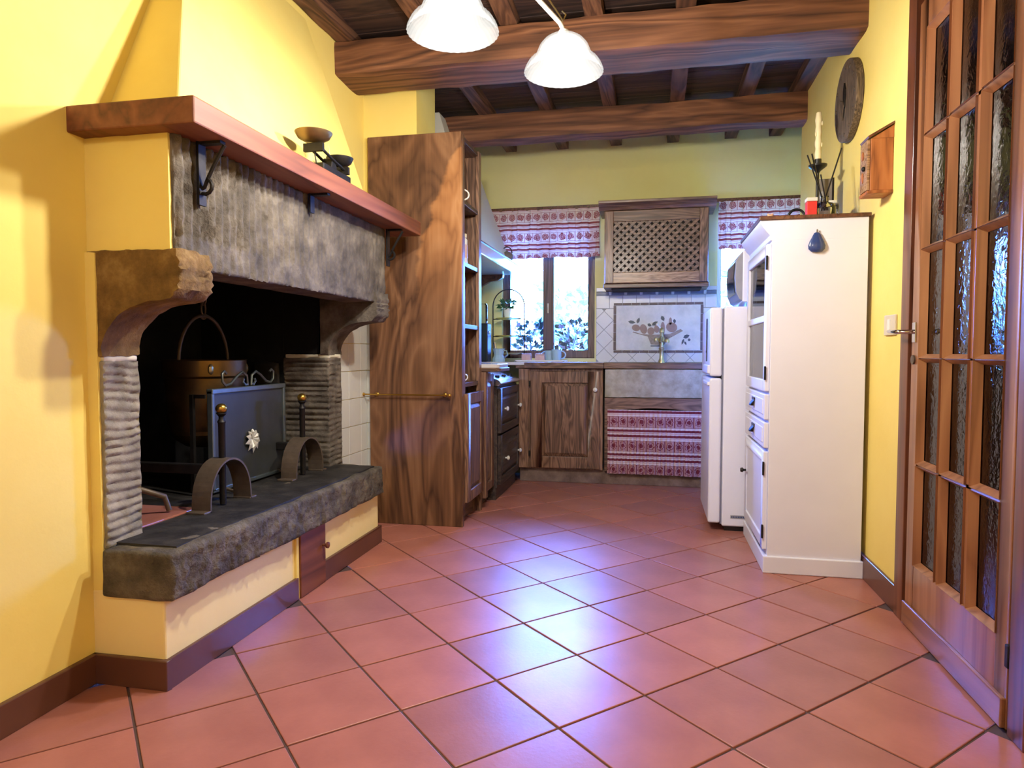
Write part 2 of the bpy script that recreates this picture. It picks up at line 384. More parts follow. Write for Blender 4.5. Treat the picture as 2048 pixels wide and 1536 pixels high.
def rough_box(mb, x0, x1, y0, y1, z0, z1, step, amp, sc=6.0, fn=None):
    """box of dense faces whose vertices are pushed by noise (and fn), edges worn"""
    nx, ny, nzz = [max(2, int(round((b - a) / step))) for a, b in ((x0, x1), (y0, y1), (z0, z1))]
    c = Vector(((x0 + x1) / 2, (y0 + y1) / 2, (z0 + z1) / 2)); h = Vector(((x1 - x0) / 2, (y1 - y0) / 2, (z1 - z0) / 2))
    def push(q):
        q = Vector(q); nr = Vector()
        for i in range(3):
            e = (q[i] - c[i]) / h[i]
            if abs(e) > .999: nr[i] = math.copysign(1, e)
        k = sum(abs(a) for a in nr)
        dsp = amp * (nz(*q, sc) + .5 * nz(*q, sc * 2.3))
        if k > 1.5: dsp -= amp * (.7 if k < 2.5 else 1.1)
        if fn: dsp += fn(q, nr)
        return q + nr * (dsp / max(1, math.sqrt(k)))
    L = lambda a, b, t: a + (b - a) * t
    for X in (x0, x1): mb.grid(lambda u, v, X=X: push((X, L(y0, y1, u), L(z0, z1, v))), ny, nzz)
    for Y in (y0, y1): mb.grid(lambda u, v, Y=Y: push((L(x0, x1, u), Y, L(z0, z1, v))), nx, nzz)
    for Z in (z0, z1): mb.grid(lambda u, v, Z=Z: push((L(x0, x1, u), L(y0, y1, v), Z)), nx, ny)
    return mb
def clip(poly, x0, x1, y0, y1):
    for ax, lim, sg in ((0, x0, 1), (0, x1, -1), (1, y0, 1), (1, y1, -1)):
        out = []
        for i in range(len(poly)):
            a, b = poly[i - 1], poly[i]
            ia, ib = sg * (a[ax] - lim) >= 0, sg * (b[ax] - lim) >= 0
            if ia != ib:
                k = (lim - a[ax]) / (b[ax] - a[ax]); out.append((a[0] + (b[0] - a[0]) * k, a[1] + (b[1] - a[1]) * k))
            if ib: out.append(b)
        poly = out
        if len(poly) < 3: return []
    return poly
def area(poly): return abs(sum(poly[i - 1][0] * poly[i][1] - poly[i][0] * poly[i - 1][1] for i in range(len(poly)))) / 2
def struct(o): o['kind'] = 'structure'; return o
def B(*a): return MB().box(*a)

XL, XR, YB, YF, ZC = -1.60, 0.905, 5.30, -1.60, 2.61

# ------------------------------------------------------------------ floor
fl = struct(B(-1.95, 2.6, YF - .1, YB + .1, -.08, -.004).build('floor', 'grout'))
fl['label'] = 'terracotta tiled floor laid on the diagonal'
PT = 0.3053; HD = PT / math.sqrt(2); HT = (PT - .0065) / math.sqrt(2)
full = MB().prism([(HT, 0), (0, HT), (-HT, 0), (0, -HT)], 'z', -.012, 0).build('tile', 'terracotta', fl, bev=.0022, seg=2)
fme = full.data; first = True
for i in range(-40, 40):
    for j in range(-40, 40):
        cx = -.012 + (i + j) * HD; cy = 2.122 + (i - j) * HD
        if not (-1.6 - .1 < cx < 1.15 and -.15 < cy < 5.15): continue
        if cx > .905 + .12 and cy < 4.55: continue
        if cx < -1.36 - .1 and 1.75 < cy < 3.1: continue
        if first: o = full; first = False
        else:
            o = bpy.data.objects.new('tile', fme); COL.objects.link(o); o.parent = fl
        o.location = (cx, cy, random.uniform(-.0006, .0006)); o.rotation_euler = (random.uniform(-.0012, .0012), random.uniform(-.0012, .0012), 0)
rest = MB()
for i in range(-40, 40):
    for j in range(-40, 40):
        cx = -.012 + (i + j) * HD; cy = 2.122 + (i - j) * HD
        if -1.6 < cx < 1.0 and YF < cy <= -.15:
            rest.prism([(cx + HT, cy), (cx, cy + HT), (cx - HT, cy), (cx, cy - HT)], 'z', -.012, 0)
rest.build('tile', 'terracotta', fl)['kind'] = 'stuff'

# ------------------------------------------------------------------ walls
m = MB()
m.box(-1.95, XL, YF - .1, 1.69, 0, 2.8); m.box(-1.95, XL, 3.18, YB + .1, 0, 2.8); m.box(-1.95, XL, 1.69, 3.18, 1.62, 2.8)
wl_ = struct(m.build('wall_left', 'plaster_yellow')); wl_['label'] = 'yellow plaster wall behind the stone fireplace'
stub = struct(B(XL - .02, -1.287, 3.602, 3.926, 0, 2.8).build('wall_stub', 'plaster_yellow')); stub['label'] = 'yellow plaster wall end above the tall wooden panel'
# white tiles on the wall between fireplace and tall panel
for k, zz in enumerate((.27, .42, .57, .72, .87, 1.02)):
    for yy in (3.215, 3.365, 3.515):
        B(XL - .005, XL + .007, yy, min(yy + .147, 3.598), zz, zz + .147).build('tile', 'wall_tile', wl_, bev=.0015)
    B(XL + .008, XL + .045, 3.594, 3.604, zz, zz + .147).build('tile', 'wall_tile', stub, bev=.0015)
m = MB()
m.box(XR, 1.25, YF - .1, 1.815, 0, 2.8); m.box(XR, 1.25, 2.705, 4.59, 0, 2.8); m.box(XR, 1.25, 1.815, 2.705, 2.26, 2.8)
m.box(1.25, 1.4, 4.3, YB + .1, 0, 2.8)
wr = struct(m.build('wall_right', 'plaster_yellow')); wr['label'] = 'yellow plaster wall with the glazed wooden door'
# hall behind the door
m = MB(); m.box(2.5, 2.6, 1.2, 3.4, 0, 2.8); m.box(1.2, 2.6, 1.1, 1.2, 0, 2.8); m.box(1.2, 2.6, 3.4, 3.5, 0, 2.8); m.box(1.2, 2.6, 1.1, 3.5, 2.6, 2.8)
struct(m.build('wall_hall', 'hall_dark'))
# back wall with two window openings
W1 = (-1.185, -.444, .925, 2.02); W2 = (.47, 1.12, 1.0, 2.02)
m = MB()
y0, y1 = YB, YB + .16
m.box(-1.95, W1[0], y0, y1, 0, 2.8); m.box(W1[0], W1[1], y0, y1, 0, W1[2]); m.box(W1[0], W1[1], y0, y1, W1[3], 2.8)
m.box(W1[1], W2[0], y0, y1, 0, 2.8); m.box(W2[0], W2[1], y0, y1, 0, W2[2]); m.box(W2[0], W2[1], y0, y1, W2[3], 2.8); m.box(W2[1], 1.4, y0, y1, 0, 2.8)
wb = struct(m.build('wall_back', 'plaster_green')); wb['label'] = 'yellow green kitchen wall with two windows'
# front wall behind the camera with a small window added for fill daylight
WF = (-.40, -.10, 1.2, 1.6)
m = MB(); y0, y1 = YF - .16, YF
m.box(-1.95, WF[0], y0, y1, 0, 2.8); m.box(WF[1], 1.25, y0, y1, 0, 2.8); m.box(WF[0], WF[1], y0, y1, 0, WF[2]); m.box(WF[0], WF[1], y0, y1, WF[3], 2.8)
struct(m.build('wall_front', 'plaster_yellow'))
def window(name, x0, x1, z0, z1, yy, fw, mull=True, glass='window_glass', mat='window_wood', label=None):
    m = MB(); dth = .05
    m.box(x0, x0 + fw, yy, yy + dth, z0, z1); m.box(x1 - fw, x1, yy, yy + dth, z0, z1); m.box(x0 + fw, x1 - fw, yy, yy + dth, z0, z0 + fw * 1.1); m.box(x0 + fw, x1 - fw, yy, yy + dth, z1 - fw, z1)
    w = m.build(name, mat, bev=.004); struct(w)
    if label: w['label'] = label
    xs = [x0 + fw, x1 - fw]
    if mull:
        xm = (x0 + x1) / 2
        MB().box(xm - fw * .75, xm + fw * .75, yy - .012, yy + dth, z0 + fw * 1.1, z1 - fw).build('mullion', mat, w, bev=.004)
        spans = [(xs[0], xm - fw * .75), (xm + fw * .75, xs[1])]
        MB().box(xm - .006, xm + .006, yy - .03, yy - .012, 1.28, 1.36).build('window_handle', 'steel', w, bev=.002)
    else: spans = [tuple(xs)]
    for a, b in spans: B(a, b, yy + .022, yy + .026, z0 + fw * 1.1, z1 - fw).build('pane', glass, w)
    return w
window('window_1', *W1, YB + .05, .058, label='two-leaf brown wooden window above the worktop')
window('window_2', *W2, YB + .07, .035, mull=False, mat='white_paint', label='white window beside the fridge and wall cabinet')
window('fill_window', *WF, YF - .12, .06)  # added out of view to let in fill daylight

# ------------------------------------------------------------------ ceiling: boards, rafters, beams
ce = struct(B(-1.95, 2.6, YF - .16, YB + .16, ZC + .03, ZC + .09).build('ceiling', 'board_wood'))
ce['label'] = 'dark timber ceiling of beams, rafters and boards'
yy = -.2
while yy < YB:
    B(XL - .05, 1.25, yy + .002, min(yy + .166, YB + .05), ZC + random.uniform(0, .004), ZC + .03).build('board', 'board_wood', ce, bev=.002)
    yy += .168
B(XL - .05, 1.25, YF, -.2, ZC, ZC + .03).build('board', 'board_wood', ce)
for x in (-1.55, -1.105, -.695, -.285, .137, .55, .862):
    m = MB(); rough_box(m, x - .045, x + .045, -.4, YB + .02, 2.548, ZC + .005, .09, .005, 5)
    m.build('rafter', 'rafter_wood', ce, smooth=.9)
m = MB(); rough_box(m, -1.68, 1.0, 3.25, 3.55, 2.382, 2.552, .035, .010, 4); bm1 = m.build('beam', 'beam_wood', ce, smooth=.9); bm1['label'] = 'massive squared oak beam nearest the camera'
m = MB(); rough_box(m, -1.68, 1.0, 4.43, 4.585, 2.378, 2.552, .035, .010, 4); bm2 = m.build('beam', 'beam_wood', ce, smooth=.9); bm2['label'] = 'darker beam above the kitchen'
m = MB(); rough_box(m, -1.68, 1.0, .2, .5, 2.382, 2.552, .06, .008, 4); m.build('beam', 'beam_wood', ce, smooth=.9)

# ------------------------------------------------------------------ baseboards
bb = MB()
bb.box(XL - .005, XL + .014, YF, 1.66, 0, .088)
struct(bb.build('baseboard_left', 'baseboard', bev=.003))
bb = MB(); bb.box(XL, -1.349, 1.646, 1.66, 0, .088); bb.box(-1.363, -1.349, 1.66, 2.385, 0, .088); bb.box(-1.363, -1.349, 2.60, 3.2, 0, .088); bb.box(XL, -1.349, 3.2, 3.214, 0, .088)
struct(bb.build('baseboard_fireplace', 'baseboard', bev=.003))
bb = MB(); bb.box(XR - .014, XR + .005, 2.71, 4.59, 0, .10)
struct(bb.build('baseboard_right', 'baseboard', bev=.003))

# ------------------------------------------------------------------ fireplace
fp = thing('fireplace', 'old grey stone fireplace with plaster hood against the yellow wall', 'fireplace', (-1.56, 2.43, 0))
B(XL - .02, -1.363, 1.66, 3.2, 0, .275).build('base', 'plaster_yellow_lit', fp, bev=.006)
m = MB()
def slabfn(q, nr):
    if nr.x > .5:
        e = 1 if abs(nr.y) + abs(nr.z) < .5 else .2
        return e * (.010 * max(-.25, nz(q.x, q.y * 46, q.z * 20)) + .013 * abs(nz(q.x, q.y * 70, q.z * 36)))
    return 0
rough_box(m, -1.555, -1.32, 1.64, 3.17, .262, .402, .0095, .007, 7, slabfn)
m.build('hearth_slab', 'stone_dark', fp, smooth=1.2)
m = MB(); rough_box(m, -2.25, -1.56, 1.805, 3.065, .36, .405, .05, .003, 7)
m.build('hearth_floor', 'hearth_black', fp, smooth=1.0)
m = MB(); rough_box(m, -1.60, -1.35, 1.70, 3.13, .395, .4075, .03, .0018, 9); m.build('soot_layer', 'hearth_black', fp, smooth=1.0)
B(-2.2, -1.60, 1.815, 2.13, .400, .412).build('hearth_tile', 'terracotta', fp, bev=.003)
# jambs with tooled horizontal ridges
def jambfn(q, nr):
    if nr.x > .5 or (nr.y < -.5 and q.y > 2):
        z = q.z + .016 * nz(0, q.y * 11, q.z * 8)
        e = 1 if abs(nr.x) + abs(nr.y) + abs(nr.z) < 1.5 else .0
        return e * (.013 * (abs(math.sin(z * PI / .0265)) - .75) * (.45 + 1.1 * abs(nz(q.x * 3, q.y * 13, q.z * 15)))) + .003 * nz(q.x, q.y * 30, q.z * 25)
    return 0
for k, (a, b) in enumerate(((1.67, 1.81), (3.06, 3.2))):
    m = MB(); rough_box(m, -1.80, -1.555, a, b, .395, .945, .0048 if k == 0 else .008, .003, 12, jambfn)
    m.build('jamb', 'stone_light' if k == 0 else 'stone_grey', fp, smooth=1.2)
    m = MB(); rough_box(m, -1.79, -1.555, a + .004, b - .004, .942, .962, .012, .004, 20); m.build('mortar_joint', 'mortar', fp, smooth=1.2)
# corbels: quarter curve carrying the lintel
prof = [(-1.555, .958)]
for k in range(1, 13):
    a = k / 12 * PI / 2
    prof.append((-1.56 + .205 * (1 - math.cos(a)), .962 + .155 * math.sin(a)))
prof += [(-1.325, 1.122), (-1.303, 1.138), (-1.294, 1.16), (-1.294, 1.245), (-1.302, 1.262), (-1.60, 1.262), (-1.60, .958)]
def corbel(a, b, mat):
    m = MB(); N = 16; pr = []
    for i in range(len(prof)):
        p0, p1 = prof[i], prof[(i + 1) % len(prof)]; L = math.dist(p0, p1); n = max(1, int(L / .010))
        for k in range(n): pr.append((p0[0] + (p1[0] - p0[0]) * k / n, p0[1] + (p1[1] - p0[1]) * k / n))
    n = len(pr); cx, cz = -1.47, 1.16
    def pt(q, y, e):
        s = 1 - (.02 if e else 0); x, z = cx + (q[0] - cx) * s, cz + (q[1] - cz) * s
        rr = .006 * nz(x, y, z, 16) + .004 * nz(x, y, z, 40)
        if x > -1.34: rr += .005 * math.sin(z * 2 * PI / .026 + 3 * nz(0, y, z, 20))
        if x < -1.58: rr = 0
        dv = Vector((x - cx, 0, z - cz)).normalized() * rr
        return (x + dv.x, y + (.004 * nz(x, y, z, 25) if e else 0), z + dv.z)
    vs = [pt(q, a + (b - a) * j / N, j in (0, N)) for j in range(N + 1) for q in pr]
    fs = [(j * n + i, j * n + (i + 1) % n, (j + 1) * n + (i + 1) % n, (j + 1) * n + i) for j in range(N) for i in range(n)]
    m.raw(vs, fs); m.raw(vs[:n], [tuple(range(n))]); m.raw(vs[-n:], [tuple(range(n))])
    return m.build('corbel', mat, fp, smooth=1.1)
corbel(1.668, 1.812, 'stone_brown'); corbel(3.058, 3.202, 'stone_grey')
# lintel with vertical chisel grooves, flattened towards the far end
def lintfn(q, nr):
    if nr.x < .5: return 0
    y = q.y + .006 * nz(q.x, q.y * 5, q.z * 9)
    w = max(0.12, min(1, (2.75 - q.y) / .9)) * (1 if q.z > 1.30 else .35 + .3 * nz(0, q.y * 12, q.z * 12))
    return w * .0105 * math.sin(y * 2 * PI / .036) * (.6 + .7 * abs(nz(q.x, q.y * 14, q.z * 18))) + .0045 * nz(q.x, q.y * 34, q.z * 18) + .003 * nz(q.x, q.y * 80, q.z * 50)
m = MB(); rough_box(m, -1.47, -1.312, 1.682, 3.2, 1.213, 1.583, .0085, .003, 9, lintfn)
m.build('lintel', 'stone_grey', fp, smooth=1.2)
# plaster cheek beside the lintel and hood above the mantel
m = MB(); rough_box(m, XL - .06, -1.326, 1.672, 1.74, 1.255, 1.583, .02, .0025, 22); m.build('cheek', 'plaster_yellow', fp, smooth=1.0)
m = MB(); rough_box(m, XL - .06, -1.566, 1.662, 1.70, .262, 1.258, .02, .003, 22); m.build('cheek', 'plaster_yellow', fp, smooth=1.0)
B(XL - .02, -1.47, 3.15, 3.2, 1.255, 1.583).build('cheek', 'plaster_yellow', fp)
B(XL - .02, -1.33, 1.70, 3.19, 1.575, 1.585).build('slab_bed', 'mortar', fp)
hb = [(-1.62, 1.746), (-1.35, 1.746), (-1.35, 3.115), (-1.62, 3.115)]
ht = [(-1.62, 2.14), (-1.602, 2.14), (-1.602, 2.965), (-1.62, 2.965)]
MB().raw([(x, y, 1.652) for x, y in hb] + [(x, y, 2.53) for x, y in ht], [(0, 1, 2, 3), (4, 5, 6, 7), (0, 1, 5, 4), (1, 2, 6, 5), (2, 3, 7, 6), (3, 0, 4, 7)]).build('hood', 'plaster_yellow', fp, bev=.006)
# firebox
m = MB()
m.box(-2.36, -2.26, 1.68, 3.2, .3, 1.7); m.box(-2.36, -1.80, 1.68, 1.805, .3, 1.7); m.box(-2.36, -1.80, 3.062, 3.2, .3, 1.7); m.box(-2.36, -1.61, 1.68, 3.2, 1.56, 1.7)
m.box(-1.64, -1.47, 1.80, 3.06, 1.45, 1.575); m.box(-2.36, -1.79, 1.68, 3.2, .25, .365)
m.box(-1.96, -1.61, 1.70, 1.80, .958, 1.62); m.box(-1.96, -1.61, 3.07, 3.18, .958, 1.62)
m.build('firebox', 'soot', fp)
# soot plates on the far inner side
for a, b, c, e in ((-1.95, -1.82, .42, .92),):
    m = MB(); rough_box(m, a, b, 3.04, 3.066, c, e, .02, .006, 14); m.build('side_stone', 'hearth_black', fp, smooth=1.0)
# mantel shelf and iron brackets
ms = B(XL - .01, -1.2, 1.615, 3.415, 1.582, 1.655).build('mantel_shelf', 'mantel_wood', fp, bev=.005); ms['label'] = 'thick red brown wooden mantel shelf'
for y in (1.775, 2.43, 3.20):
    m = MB(); short = y == 2.43
    m.box(-1.302, -1.294, y - .016, y + .016, 1.51 if short else 1.40, 1.582); m.box(-1.302, -1.225, y - .012, y + .012, 1.574, 1.582)
    if not short:
        pts = [(-1.285 + .022 * math.cos(a * .55 + 2.6), y, 1.455 + .022 * math.sin(a * .55 + 2.6)) for a in range(9, 1, -1)] + [(-1.292 + .072 * (a / 10) ** 1.2, y, 1.44 + .13 * (a / 10)) for a in range(1, 11)]
        m.tube(pts, .006, 6)
    m.build('bracket', 'iron', ms, smooth=.8)
# ash door
ad_ = B(-1.365, -1.345, 2.395, 2.60, .002, .255).build('ash_door', 'mantel_wood', fp, bev=.003); ad_['label'] = 'small dark red wooden ash door'
B(-1.366, -1.352, 2.375, 2.395, .0, .26).build('plaster_edge', 'plaster_yellow', fp, bev=.004)
MB().lathe([(0, 0), (.006, 0), (.006, .012), (.013, .018), (.013, .026), (0, .032)], (-1.345, 2.575, .165), 14, 'x').build('knob', 'mantel_wood', ad_, smooth=.6)

# things in the firebox
pot = thing('cauldron', 'blackened copper cauldron hanging inside the fireplace', 'cauldron', (-1.92, 2.62, .56))
MB().lathe([(0, 0), (.08, .005), (.13, .04), (.155, .12), (.158, .24), (.162, .30), (.172, .31), (.172, .375), (.176, .378), (.168, .38), (.160, .37), (.155, .25), (.14, .06), (0, .02)], (-1.92, 2.62, .56), 32).build('bowl', 'copper_pot', pot, smooth=.7)
MB().tube([(-1.92, 2.62 + .165 * math.cos(a), .93 + .20 * math.sin(a)) for a in [PI * k / 16 for k in range(17)]], .008, 8).build('handle', 'iron_rust', pot, smooth=.8)
for s in (-1, 1): MB().ball((-1.80, 2.62 + s * .12, .90), .02, 10, (.4, 1, 1.2)).build('lug', 'brass_pale', pot, smooth=.8)
ch = thing('chimney_chain', 'iron chain and hook hanging down inside the fireplace', 'chain', (-1.92, 2.62, 1.13))
for k in range(12):
    z = 1.16 + k * .045
    MB().tube([(-1.92 + (.014 * math.cos(a) if k % 2 else 0), 2.62 + (0 if k % 2 else .014 * math.cos(a)), z + .028 * math.sin(a)) for a in [2 * PI * i / 12 for i in range(13)]], .0045, 6, False).build('link', 'iron_rust', ch, smooth=.8)
MB().tube([(-1.92, 2.62 + .018 * math.cos(a), 1.135 + .018 * math.sin(a)) for a in [-PI * .9 + k * .25 for k in range(13)]], .005, 6).build('hook', 'iron_rust', ch, smooth=.8)
# fire screen
sx = -1.70; sy0, sy1 = 2.345, 2.885
sc_ = thing('fire_screen', 'grey metal fire screen with scrolls and a flower emblem', 'fire screen', (sx, 2.615, .405))
B(sx - .004, sx + .004, sy0 + .012, sy1 - .012, .425, .808).build('mesh_panel', 'screen_mesh', sc_)
m = MB(); m.box(sx - .012, sx + .012, sy0, sy0 + .016, .42, .82); m.box(sx - .012, sx + .012, sy1 - .016, sy1, .42, .82); m.box(sx - .014, sx + .014, sy0, sy1, .806, .826); m.box(sx - .012, sx + .012, sy0, sy1, .414, .43)
m.build('frame', 'screen_frame', sc_, bev=.003)
MB().box(sx - .075, sx - .06, sy0 - .02, sy0 - .005, .42, .805).box(sx - .07, sx - .01, sy0 - .014, sy0 - .006, .79, .805).box(sx - .07, sx - .01, sy0 - .014, sy0 - .006, .42, .435).build('side_wing', 'iron', sc_)
def scroll(mb, y, s):
    pts = [(sx, y + s * (.012 + .02 * math.cos(a)), .842 + .018 * math.sin(a)) for a in [PI * 1.0 + k * .45 for k in range(7)]]
    pts2 = [(sx, y + s * .012, .83), (sx, y + s * .018, .872), (sx, y + s * .05, .888), (sx, y + s * .085, .872), (sx, y + s * .13, .842), (sx, y + s * .165, .836), (sx, y + s * .185, .852), (sx, y + s * .188, .884), (sx, y + s * .172, .894), (sx, y + s * .158, .884)]
    mb.tube(pts2, .0055, 6); mb.tube([(sx, y + s * .012, .835), (sx, y + s * .03, .832), (sx, y + s * .045, .845), (sx, y + s * .04, .858)], .005, 6)
m = MB(); scroll(m, 2.615, 1); scroll(m, 2.615, -1); m.build('scroll', 'screen_frame', sc_, smooth=.9)
m = MB()
for k in range(7):
    a = -PI / 2 + (k - 3) * .62; ca, sa = math.cos(a), math.sin(a); L = (.05, .058, .062, .066, .062, .058, .05)[k]
    m.raw([(sx + .006, 2.615, .60), (sx + .018, 2.615 + L * .62 * ca - .012 * sa, .60 + L * .62 * sa + .012 * ca), (sx + .012, 2.615 + L * ca, .60 + L * sa), (sx + .018, 2.615 + L * .62 * ca + .012 * sa, .60 + L * .62 * sa - .012 * ca), (sx + .022, 2.615 + L * .5 * ca, .60 + L * .5 * sa)], [(0, 1, 4), (1, 2, 4), (2, 3, 4), (3, 0, 4), (0, 3, 2, 1)])
for a in (PI / 2, PI * .72, PI * .28):
    m.tube([(sx + .006, 2.615, .60), (sx + .012, 2.615 + .03 * math.cos(a), .60 + .03 * math.sin(a)), (sx + .010, 2.615 + .042 * math.cos(a), .60 + .040 * math.sin(a))], [.006, .009, .003], 6)
m.build('flower_emblem', 'emblem_metal', sc_)
for y in (sy0 + .06, sy1 - .06): MB().tube([(sx - .10, y, .41), (sx - .05, y, .416), (sx, y, .428), (sx + .05, y, .416), (sx + .11, y, .411)], .007, 6).build('foot', 'iron_rust', sc_, smooth=.8)
# andirons
def andiron(cx, cy, label):
    r = thing('andiron', label, 'andiron', (cx, cy, .405), 'andirons on the hearth')
    hw, hh, th, dp = .125, .175, .007, .075
    def arc(u, off): 
        a = PI * u; return (cy - (hw - off) * math.cos(a) * (1 if abs(math.cos(a)) < .96 else 1.0), .408 + (hh - off) * math.sin(a) ** .8)
    N = 28; outer = [arc(k / N, 0) for k in range(N + 1)]; inner = [arc(k / N, th) for k in range(N, -1, -1)]
    m = MB()
    n = N + 1
    for i in range(N):
        a, b = outer[i], outer[i + 1]; c_, d_ = inner[N - i], inner[N - i - 1]
        m.prism([a, b, d_, c_], 'x', cx - dp / 2, cx + dp / 2)
    m.build('arch_band', 'iron_rust', r, smooth=.7)
    MB().lathe([(.011, .0), (.012, .01), (.0125, .30), (.016, .305), (.010, .315), (.010, .325), (.018, .335), (.018, .34)], (cx, cy, .41), 12).build('post', 'iron', r, smooth=.6)
    MB().ball((cx, cy, .764), .021, 16, (1, 1, .92)).build('brass_knob', 'brass', r, smooth=.8)
    for s in (-1, 1): MB().box(cx - dp / 2, cx + dp / 2, cy + s * (hw + .012) - .022, cy + s * (hw + .012) + .022, .405, .414).build('foot', 'iron_rust', r, bev=.003)
    MB().box(cx - .42, cx - .01, cy - .016, cy + .016, .52, .556).box(cx - .42, cx - .395, cy - .016, cy + .016, .405, .53).build('log_bar', 'iron', r, bev=.004)
    return r
andiron(-1.55, 2.205, 'nearer iron andiron with arched foot and brass ball')
andiron(-1.57, 2.825, 'farther iron andiron with brass ball, right of the fire screen')
tag(MB().tube([(-2.0, 1.86, .428), (-1.78, 1.90, .50), (-1.70, 1.97, .505), (-1.655, 2.03, .47), (-1.65, 2.045, .42)], .010, 8).build('fire_poker', 'iron_rust', origin=(-1.65, 2.04, .412), smooth=.9), 'bent iron fire tool lying behind the near stone jamb', 'fire tool')

# kitchen scales on the mantel
ks = thing('kitchen_scales', 'old brass and iron balance scales standing on the mantel shelf', 'scales', (-1.275, 2.54, 1.655))
X = -1.275
MB().box(X - .05, X + .05, 2.40, 2.68, 1.655, 1.668).box(X - .035, X + .035, 2.42, 2.66, 1.668, 1.70).build('base', 'iron', ks, bev=.004)
MB().prism([(2.515, 1.70), (2.565, 1.70), (2.555, 1.745), (2.525, 1.745)], 'x', X - .02, X + .02).build('pillar', 'iron', ks, bev=.003)
m = MB()
for xs in (-.022, .022): m.tube([(X + xs, 2.41, 1.758), (X + xs, 2.53, 1.735), (X + xs, 2.63, 1.722)], .006, 6)
for y, z in ((2.41, 1.750), (2.63, 1.716)): m.box(X - .04, X + .04, y - .008, y + .008, z - .012, z + .018); m.tube([(X, y, z), (X, y + (.03 if y < 2.5 else -.03), 1.672)], .003, 6)
m.build('beam', 'iron', ks, smooth=.8)
MB().tube([(X, 2.54, 1.74), (X, 2.53, 1.80)], [.004, .001], 6).build('pointer', 'brass', ks)
def pan(cy, cz, r, nm, mat):
    MB().lathe([(0, 0), (r * .5, .004), (r * .85, .018), (r, .036), (r * 1.01, .038), (r * .96, .034), (r * .8, .016), (0, .006)], (X, cy, cz), 28).build(nm, mat, ks, smooth=.8)
pan(2.41, 1.770, .070, 'pan', 'copper_pot'); pan(2.63, 1.735, .055, 'pan', 'iron')

# ------------------------------------------------------------------ tall panelled shelf unit on the left
tc_ = thing('tall_shelf_unit', 'tall dark wooden shelf unit with a broad figured side panel', 'shelf unit', (-1.295, 3.585, 0))
B(-1.565, -1.022, 3.571, 3.600, 0, 2.165).build('side_panel', 'figured_panel', tc_, bev=.003)
XA, XF = -1.284, -1.022
B(XA, XF, 3.97, 4.0, 0, 2.165).build('side_panel', 'cabinet_wood', tc_, bev=.002)
B(XA, XA + .012, 3.60, 3.97, 0, 2.165).build('back_panel', 'cabinet_wood', tc_)
for z in (2.135, 1.79, 1.45, 1.105, .775):
    B(XA + .012, XF - .006, 3.60, 3.97, z, z + .024).build('shelf', 'cabinet_wood_y', tc_, bev=.002)
MB().box(XF - .02, XF, 3.60, 3.635, .12, 2.165).box(XF - .02, XF, 3.945, 3.97, .12, 2.165).build('face_frame', 'cabinet_wood', tc_, bev=.002)
MB().box(XA, XF - .05, 3.60, 3.97, 0, .11).build('plinth', 'cabinet_wood_y', tc_)
def panel_door(parent, x, y0, y1, z0, z1, mat, matp, facing='x', fr=.05, knob=None, name='door'):
    """frame-and-panel door; facing x: front at +x side of plane x; facing y: front towards -y"""
    def bx(mb, a0, a1, d0, d1, c0, c1):
        return mb.box(x + d0, x + d1, a0, a1, c0, c1) if facing == 'x' else mb.box(a0, a1, x - d1, x - d0, c0, c1)
    m = MB()
    bx(m, y0, y0 + fr, 0, .022, z0, z1); bx(m, y1 - fr, y1, 0, .022, z0, z1); bx(m, y0 + fr, y1 - fr, 0, .022, z0, z0 + fr); bx(m, y0 + fr, y1 - fr, 0, .022, z1 - fr, z1)
    dd = m.build(name, mat, parent, bev=.003)
    m = MB()
    a0, a1, c0, c1 = y0 + fr, y1 - fr, z0 + fr, z1 - fr; e = min(.028, (a1 - a0) * .25)
    P = lambda a, dp, c: (x + dp, a, c) if facing == 'x' else (a, x - dp, c)
    vs = [P(a, .006, c) for a, c in ((a0, c0), (a1, c0), (a1, c1), (a0, c1))] + [P(a, .020, c) for a, c in ((a0 + e, c0 + e), (a1 - e, c0 + e), (a1 - e, c1 - e), (a0 + e, c1 - e))] + [P(a, 0, c) for a, c in ((a0, c0), (a1, c0), (a1, c1), (a0, c1))]
    m.raw(vs, [(4, 5, 6, 7), (0, 1, 5, 4), (1, 2, 6, 5), (2, 3, 7, 6), (3, 0, 4, 7), (8, 9, 10, 11), (0, 1, 9, 8), (1, 2, 10, 9), (2, 3, 11, 10), (3, 0, 8, 11)])
    m.build('raised_panel', matp, dd)
    for kp in (knob or []):
        c = P(kp[0], .022, kp[1]); ax = 'x' if facing == 'x' else 'y'; sg = 1 if facing == 'x' else -1
        MB().lathe([(0, 0), (.006, 0), (.006, sg * .010), (.014, sg * .014), (.016, sg * .022), (.010, sg * .028), (0, sg * .030)], c, 14, ax).build('knob', 'white_ceramic', dd, smooth=.7)
    return dd
panel_door(tc_, XF, 3.605, 3.965, .13, .74, 'cabinet_wood', 'cabinet_wood', fr=.06)
